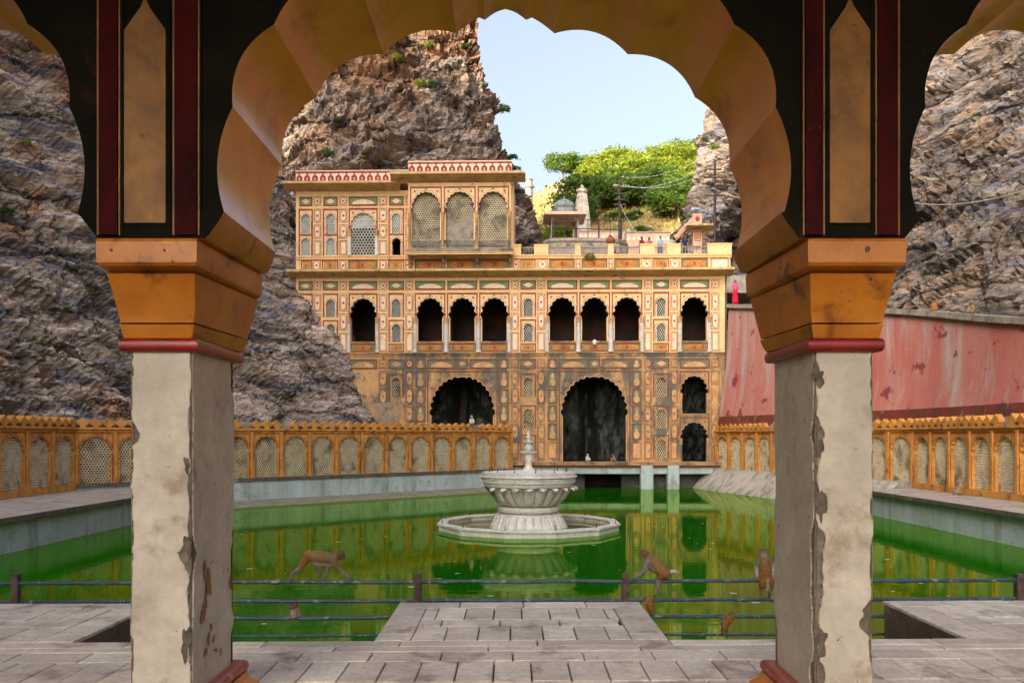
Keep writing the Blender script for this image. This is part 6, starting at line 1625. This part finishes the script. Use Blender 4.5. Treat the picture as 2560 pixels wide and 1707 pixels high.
b = MB(); b.loft([[(kx(1640), -0.6, kz(690)), (kx(1640), 0.6, kz(690)), (kx(1640), 0.6, kz(672)), (kx(1640), -0.6, kz(672))], [(kx(1745), -0.6, kz(566)), (kx(1745), 0.6, kz(566)), (kx(1745), 0.6, kz(548)), (kx(1745), -0.6, kz(548))]]); b.build('stair_flight', M['ochre'], kk)
b = MB(); b.box(kx(1805), kx(1885), -0.25, 0.25, kz(533), kz(432)); b.box(kx(1800), kx(1890), -0.3, 0.3, kz(440), kz(432) + 0.05); b.prism(ngon((kx(1805)+kx(1885))/2, kz(475), 0.2, 0.22, 8), -0.28, -0.251, 1, back=False); b.build('end_post', [M['pinkwall'], M['maroon']], kk)
n_ = 10
for k in range(n_):
    t = k / (n_ - 1); x = kx(1655) + (kx(1800) - kx(1655))*t; z = kz(655) + (kz(505) - kz(655))*t
    b = MB(); b.box(x - 0.035, x + 0.035, -0.08, 0.02, z - 0.05, z + kz(470) - kz(505) + 0.1); b.build('baluster', M['pinkwall'], kk)
b = MB(); b.tube([(kx(1640), -0.03, kz(640)), (kx(1810), -0.03, kz(455))], 0.07, 6); b.tube([(kx(1640), -0.03, kz(680)), (kx(1810), -0.03, kz(500))], 0.06, 6); b.build('handrail', M['pinkwall'], kk)
# power poles
def pole(label, ax, ytop, ybot, Y, arms, lamp=False):
    base = A2(ax, ybot, Y); top = A2(ax, ytop, Y); r = empty('power_pole', label, 'pole', (base.x, Y, base.z)); h_ = top.z - base.z
    b = MB(); b.tube([(0, 0, -0.3), (0, 0, h_)], [0.13, 0.09], 8); b.build('mast', M['iron'], r)
    for yy, hwid, ins in arms:
        z = A2(ax, yy, Y).z - base.z; w_ = pxm(hwid, Y); b = MB(); b.box(-w_, w_, -0.14, -0.09, z - 0.06, z + 0.06); o = b.build('cross_arm', M['iron'], r)
        if ins:
            for s in (-1, -0.6, 0.6, 1):
                b = MB(); b.lathe([(0.04, z + 0.06), (0.09, z + 0.12), (0.05, z + 0.2), (0.08, z + 0.26), (0.02, z + 0.32)], 8, c=(s*w_*0.95, -0.115)); b.build('insulator', M['stone'], o)
    return r, base
pole('iron power pole with stacked cross arms behind the fence', 1135, 80, 640, 76, ((185, 55, True), (238, 55, False), (292, 50, False), (338, 55, False)))
pole('tall dark power pole with cross arms in front of the right cliff', 2010, -75, 690, 66.5, ((20, 60, True), (92, 105, False), (185, 90, False), (258, 95, False)))
def wire(label, pts, r=0.02, mat=None):
    b = MB(); b.tube(pts, r, 5); o = b.build('wire', mat or M['wire']); tag(o, label, 'wire', 'overhead wires')
M['wire'] = pm('wire', lin(196, 190, 176), lin(170, 164, 150), bump=0)
def sag(p, q_, s, n=14): p, q_ = Vector(p), Vector(q_); return [tuple(p.lerp(q_, i/n) - Vector((0, 0, s*4*(i/n)*(1 - i/n)))) for i in range(n+1)]
for (a, c), (d, e), s in (((1140, 80), (2100, -210), 0.9), ((1090, 152), (2100, -140), 1.2), ((1190, 160), (2120, -70), 1.0)):
    wire('thin pale overhead wire stretched between the two power poles', sag(A2(a, c, 76), A2(d, e, 66), s))
wire('pale cable drooping from the fence pole down to the stairs', sag(A2(1145, 335, 75.8), A2(1400, 630, 72), 0.8))
wire('pale cable running from the dark pole towards the right cliff', sag(A2(1985, 180, 66.3), A2(2245, 275, 64), 0.1))
wire('thin wire strung across the face of the right cliff', sag(at(2290, 508, 47), at(2600, 462, 40), 0.4))
# street lamp on the dark pole
p = A2(1835, 383, 66.6); b = MB(); b.tube([A2(2005, 420, 66.5), A2(1920, 395, 66.5), A2(1880, 388, 66.5)], 0.05, 6)
b.loft([[(p.x + x_, p.y + y_*sc_, p.z + z_) for x_, y_ in ((-0.36, -0.1), (-0.1, -0.17), (0.3, -0.12), (0.42, 0), (0.3, 0.12), (-0.1, 0.17), (-0.36, 0.1))] for z_, sc_ in ((-0.1, 0.5), (-0.04, 1.0), (0.06, 1.0), (0.15, 0.4))])
o = b.build('street_lamp', pm('lamp_grey', lin(150, 170, 190), lin(120, 140, 160), rough=.4)); tag(o, 'pale blue street lamp head on an arm from the dark power pole', 'lamp')
# clay pot on a parapet post
p = pal_pt(Q2(1054, 0)[0], 0.15, 15.34); b = MB(); b.lathe([(0.16, 0), (0.3, 0.12), (0.34, 0.3), (0.26, 0.46), (0.14, 0.54), (0.17, 0.6), (0.1, 0.6)], 16); o = b.build('clay_pot', pm('clay', lin(150, 92, 56), lin(120, 72, 44)), smooth=40); o.location = p
tag(o, 'round brown clay pot on a narrow parapet post', 'pot')

# ================================================================== TREES, BUSHES
def leaf_mat(name, a, c):
    m = bpy.data.materials.new(name); m.use_nodes = True; nt = m.node_tree; N = nt.nodes; L = nt.links; b = N['Principled BSDF']
    g = N.new('ShaderNodeNewGeometry'); n = N.new('ShaderNodeTexNoise'); n.inputs['Scale'].default_value = 0.7; n.inputs['Detail'].default_value = 3; L.new(g.outputs['Position'], n.inputs['Vector'])
    mx = N.new('ShaderNodeMix'); mx.data_type = 'RGBA'; mx.inputs[6].default_value = a; mx.inputs[7].default_value = c
    r = N.new('ShaderNodeMapRange'); r.inputs[1].default_value = 0.35; r.inputs[2].default_value = 0.65; L.new(n.outputs['Fac'], r.inputs[0]); L.new(r.outputs[0], mx.inputs[0])
    L.new(mx.outputs[2], b.inputs['Base Color']); b.inputs['Roughness'].default_value = 0.6
    tr = N.new('ShaderNodeBsdfTranslucent'); L.new(mx.outputs[2], tr.inputs['Color']); ms = N.new('ShaderNodeMixShader'); ms.inputs[0].default_value = 0.5
    L.new(b.outputs[0], ms.inputs[1]); L.new(tr.outputs[0], ms.inputs[2]); L.new(ms.outputs[0], N['Material Output'].inputs[0]); return m
LEAF = [leaf_mat('leaf_yellow_green', (0.30, 0.33, 0.02, 1), (0.17, 0.26, 0.02, 1)), leaf_mat('leaf_green', (0.13, 0.22, 0.02, 1), (0.08, 0.15, 0.02, 1)), leaf_mat('leaf_dark', (0.08, 0.14, 0.02, 1), (0.05, 0.10, 0.018, 1))]
M['bark'] = pm('bark', lin(104, 88, 70), lin(76, 64, 52), scale=6)
def crown_mesh(seed, rx, rz, nclump, per, ls, mat, lo=0.0):
    r = np.random.default_rng(seed); C = []
    while len(C) < nclump:
        v = r.normal(size=3); v /= np.linalg.norm(v); k = r.uniform(0.45, 1.0) ** 0.6
        if v[2] < -0.55: continue
        C.append(v * k * np.array([rx, rx, rz]))
    C = np.array(C); P = np.repeat(C, per, 0) + r.normal(size=(nclump*per, 3)) * np.array([0.19*rx, 0.19*rx, 0.13*rz])
    n = len(P); u = r.normal(size=(n, 3)); u[:, 2] *= 0.5; u /= np.linalg.norm(u, axis=1)[:, None]; w = np.cross(u, r.normal(size=(n, 3))); w /= np.linalg.norm(w, axis=1)[:, None]
    s = ls * r.uniform(0.6, 1.3, n)[:, None]
    V = np.stack([P - u*s - w*s*.1, P - w*s*0.38, P + u*s, P + w*s*0.38], 1).reshape(-1, 3)
    me = bpy.data.meshes.new('crown'); me.from_pydata(V.tolist(), [], np.arange(n*4).reshape(-1, 4).tolist()); me.materials.append(mat); return me, C
TREES = []
for i in range(5):
    mt = LEAF[(0, 1, 0, 1, 2)[i]]
    me, C = crown_mesh(50 + i, 3.3 + 0.3*(i % 3), 2.2 + 0.3*(i % 2), 60, 48, 0.30, mt)
    b = MB(); hT = 1.7
    b.tube([(0, 0, -0.6), (0.1, 0, hT*0.5), (0.0, 0.1, hT)], [0.2, 0.15, 0.11], 7)
    for c in C[::4]: b.tube([(0, 0.05, hT*0.85), tuple(np.array([0, 0, hT + 0.3]) + c*np.array([.45, .45, .3])), tuple(np.array([0, 0, hT + 1.1]) + c*.9)], [0.07, 0.045, 0.02], 4, cap=False)
    TREES.append((me, b.mesh('trunk', M['bark']), hT + 1.1))
def tree(label, x, y, kind, s, rz, group='trees on the hill behind the palace'):
    me, tm, hT = TREES[kind]; r = empty('acacia_tree', label, 'tree', (x, y, hill_at(x, y) - 0.1), rz, group)
    link('trunk', tm, r); link('crown', me, r, loc=(0, 0, hT)); r.scale = (s, s, s)
LB = ['sunlit yellow-green', 'green', 'sunlit yellow-green', 'green', 'dark green']
def where_col(p_): return 'above the temple tower' if p_ < 1480 else 'behind the iron power pole' if p_ < 1535 else 'between power pole and cliff' if p_ < 1640 else 'beside the right cliff'
def where_row(Y): return 'on the ridge' if Y > 140 else 'high on the slope' if Y > 128 else 'halfway up the slope' if Y > 117 else 'low on the slope' if Y > 106 else 'at the foot of the slope'
rt_ = random.Random(5)
for Y, pxs in ((149, (1404, 1452)), (144, (1505, 1545, 1588, 1632, 1672, 1712, 1750)), (133, (1475, 1515, 1560, 1603, 1645, 1688, 1728, 1765)), (122, (1455, 1498, 1540, 1585, 1628, 1672, 1715, 1752)), (112, (1445, 1700)), (101, (1345, 1392))):
    for p_ in pxs:
        y = Y + rt_.uniform(-2, 2); x = (p_ + rt_.uniform(-8, 8) - CX) / F * y
        k = rt_.choice([0, 2, 0, 2, 1, 3]) if Y > 125 else rt_.choice([0, 1, 3, 4, 1, 2])
        if p_ in (1404, 1452): k = 3
        tree(f'{LB[k]} acacia tree {where_row(Y)} {where_col(p_)}', x, y, k, rt_.uniform(0.75, 1.1) * (0.8 if p_ in (1404, 1452) else 1.0), rt_.uniform(0, 6.28))
BM = [crown_mesh(80 + i, 0.9, 0.6, 26, 26, 0.16, LEAF[(1, 2, 0)[i]])[0] for i in range(3)]
def bush(label, loc, k, s, group):
    o = link('bush', BM[k], None, loc=loc); o.scale = (s, s, s*rt_.uniform(.8, 1.2)); o.rotation_euler = (0, 0, rt_.uniform(0, 6)); tag(o, label, 'bush', group)
BL = ['mid green', 'dark green', 'yellow-green']
for i in range(30):
    y = rt_.uniform(88, 116); p_ = rt_.uniform(1330, 1740); x = (p_ - CX) / F * y; k = rt_.randrange(3)
    bush(f"{BL[k]} bush {'at the foot of' if y < 97 else 'higher up'} the dry slope {where_col(p_)}", (x, y, hill_at(x, y) + 0.2), k, rt_.uniform(0.5, 1.5), 'bushes on the hill slope')
# tufts growing from the rock: picked where a photo pixel meets the cliff surface
def on_cliff(P_, px, py):
    q = np.stack([(P_[..., 0] / np.maximum(P_[..., 1], 1)) * F + CX, HY - (P_[..., 2] - CAMZ) / np.maximum(P_[..., 1], 1) * F], -1)
    d = ((q - np.array([px, py]))**2).sum(-1) + np.where(P_[..., 1] < 12, 1e9, 0) + P_[..., 1]*2
    i = np.unravel_index(np.argmin(d), d.shape); return P_[i]
for px, py, s in ((990, 152, 0.8), (1050, 215, 0.9), (1085, 218, 0.9), (1072, 115, 0.7), (1165, 120, 0.7), (1160, 180, 0.45), (822, 388, 1.0), (850, 305, 0.5), (1262, 290, 1.0), (1285, 402, 0.9), (1292, 425, 1.0), (945, 400, 0.4), (700, 560, 0.6), (715, 640, 0.5)):
    v = on_cliff(PS, px, py); bush('green tuft on the skyline edge of the reddish rock spur' if px > 1200 else 'green tuft on the grey rock left of the palace top storey' if px < 720 else 'green tuft just above the palace parapet on the rock spur' if py > 290 else ('large' if s > .75 else 'small') + ' green tuft high on the reddish rock spur', (v[0], v[1] - 0.25, v[2]), rt_.randrange(3), s * 0.62, 'tufts on the rock spur')
for px, py, s in ((60, 360, 0.7), (12, 530, 0.8), (165, 215, 0.5), (92, 870, 0.6), (160, 780, 0.4), (640, 590, 0.6), (240, 480, 0.4)):
    v = on_cliff(PL, px, py); bush(('green tuft low on the grey left cliff above the jali wall' if py > 700 else 'green tuft beside the arch on the grey left cliff' if px > 500 else 'green tuft high on the layered left cliff'), (v[0] + 0.2, v[1] - 0.2, v[2]), rt_.randrange(3), s * 0.5, 'tufts on the left cliff')
for px, py, s in ((1790, 370, 0.9), (1770, 350, 0.7), (1690, 600, 0.8), (2420, 700, 0.4)):
    v = on_cliff(PR, px, py); bush('small green tuft growing from the right cliff', (v[0] - 0.2, v[1] - 0.2, v[2]), rt_.randrange(3), s * 0.55, 'tufts on the right cliff')
# plant rooted in the parapet
p = pal_pt(Q2(858, 0)[0], -0.15, 14.38); bush('dry pale plant rooted in the palace parapet under the railing', p, 0, 0.42, None) if False else None
o = link('parapet_plant', BM[2], None, loc=p); o.scale = (.4, .4, .5); tag(o, 'dry plant rooted in the palace parapet under the railing', 'plant')
# flecks of scum floating on the water
b = MB()
for i in range(150):
    y = rt_.uniform(14, 52); x = rt_.gauss(5, 5) if i % 3 else rt_.uniform(-12, 13); r = rt_.uniform(0.02, 0.09); n_ = 5
    if (x - FX)**2 + (y - FY)**2 < 14 or abs(x) > 12.2: continue
    b.add([(x + r*1.6*math.cos(2*math.pi*k/n_)*rt_.uniform(.5, 1), y + r*math.sin(2*math.pi*k/n_)*rt_.uniform(.5, 1), WZ + 0.004) for k in range(n_)], [tuple(range(n_))])
stuff(tag(b.build('floating_scum', pm('scum', lin(196, 206, 186), lin(150, 170, 130), bump=0)), 'pale flecks of scum floating on the green water', 'scum'))

# dry grass and loose stones on the hill slope
b = MB(); rg = random.Random(21)
for i in range(5200):
    y = rg.uniform(86, 152); x = (rg.uniform(1290, 1800) - CX) / F * y; z = hill_at(x, y); h_ = rg.uniform(0.2, 0.55)
    for k in range(3):
        a = rg.uniform(0, 6.28); dx, dy = 0.12*math.cos(a), 0.12*math.sin(a); lx, ly = rg.uniform(-.2, .2), rg.uniform(-.2, .2)
        b.add([(x - dx, y - dy, z - .1), (x + dx, y + dy, z - .1), (x + lx, y + ly, z + h_)], [(0, 1, 2)], rg.choice((0, 0, 1)))
stuff(tag(b.build('dry_grass', [pm('dry_grass', lin(196, 160, 96), lin(160, 128, 72), bump=0), LEAF[1]]), 'dry yellow grass covering the hill slope behind the palace', 'grass'))
sb_ = bmesh.new(); bmesh.ops.create_icosphere(sb_, subdivisions=2, radius=0.5)
for v in sb_.verts: v.co *= 0.8 + 0.4 * rg.random()
bme = bpy.data.meshes.new('boulder'); sb_.to_mesh(bme); sb_.free(); bme.materials.append(M['stone'])
for i in range(26):
    y = rg.uniform(88, 118); p_ = rg.uniform(1400, 1700); x = (p_ - CX) / F * y
    o = link('boulder', bme, None, loc=(x, y, hill_at(x, y) + 0.05), rot=(rg.random()*3, rg.random()*3, rg.random()*3)); s_ = rg.uniform(0.5, 1.6); o.scale = (s_*1.3, s_, s_*0.7)
    tag(o, f"{'large' if s_ > 1.05 else 'small'} grey boulder {'at the foot of' if y < 103 else 'higher up'} the dry slope {where_col(p_)}", 'boulder', 'boulders on the dry hill slope')
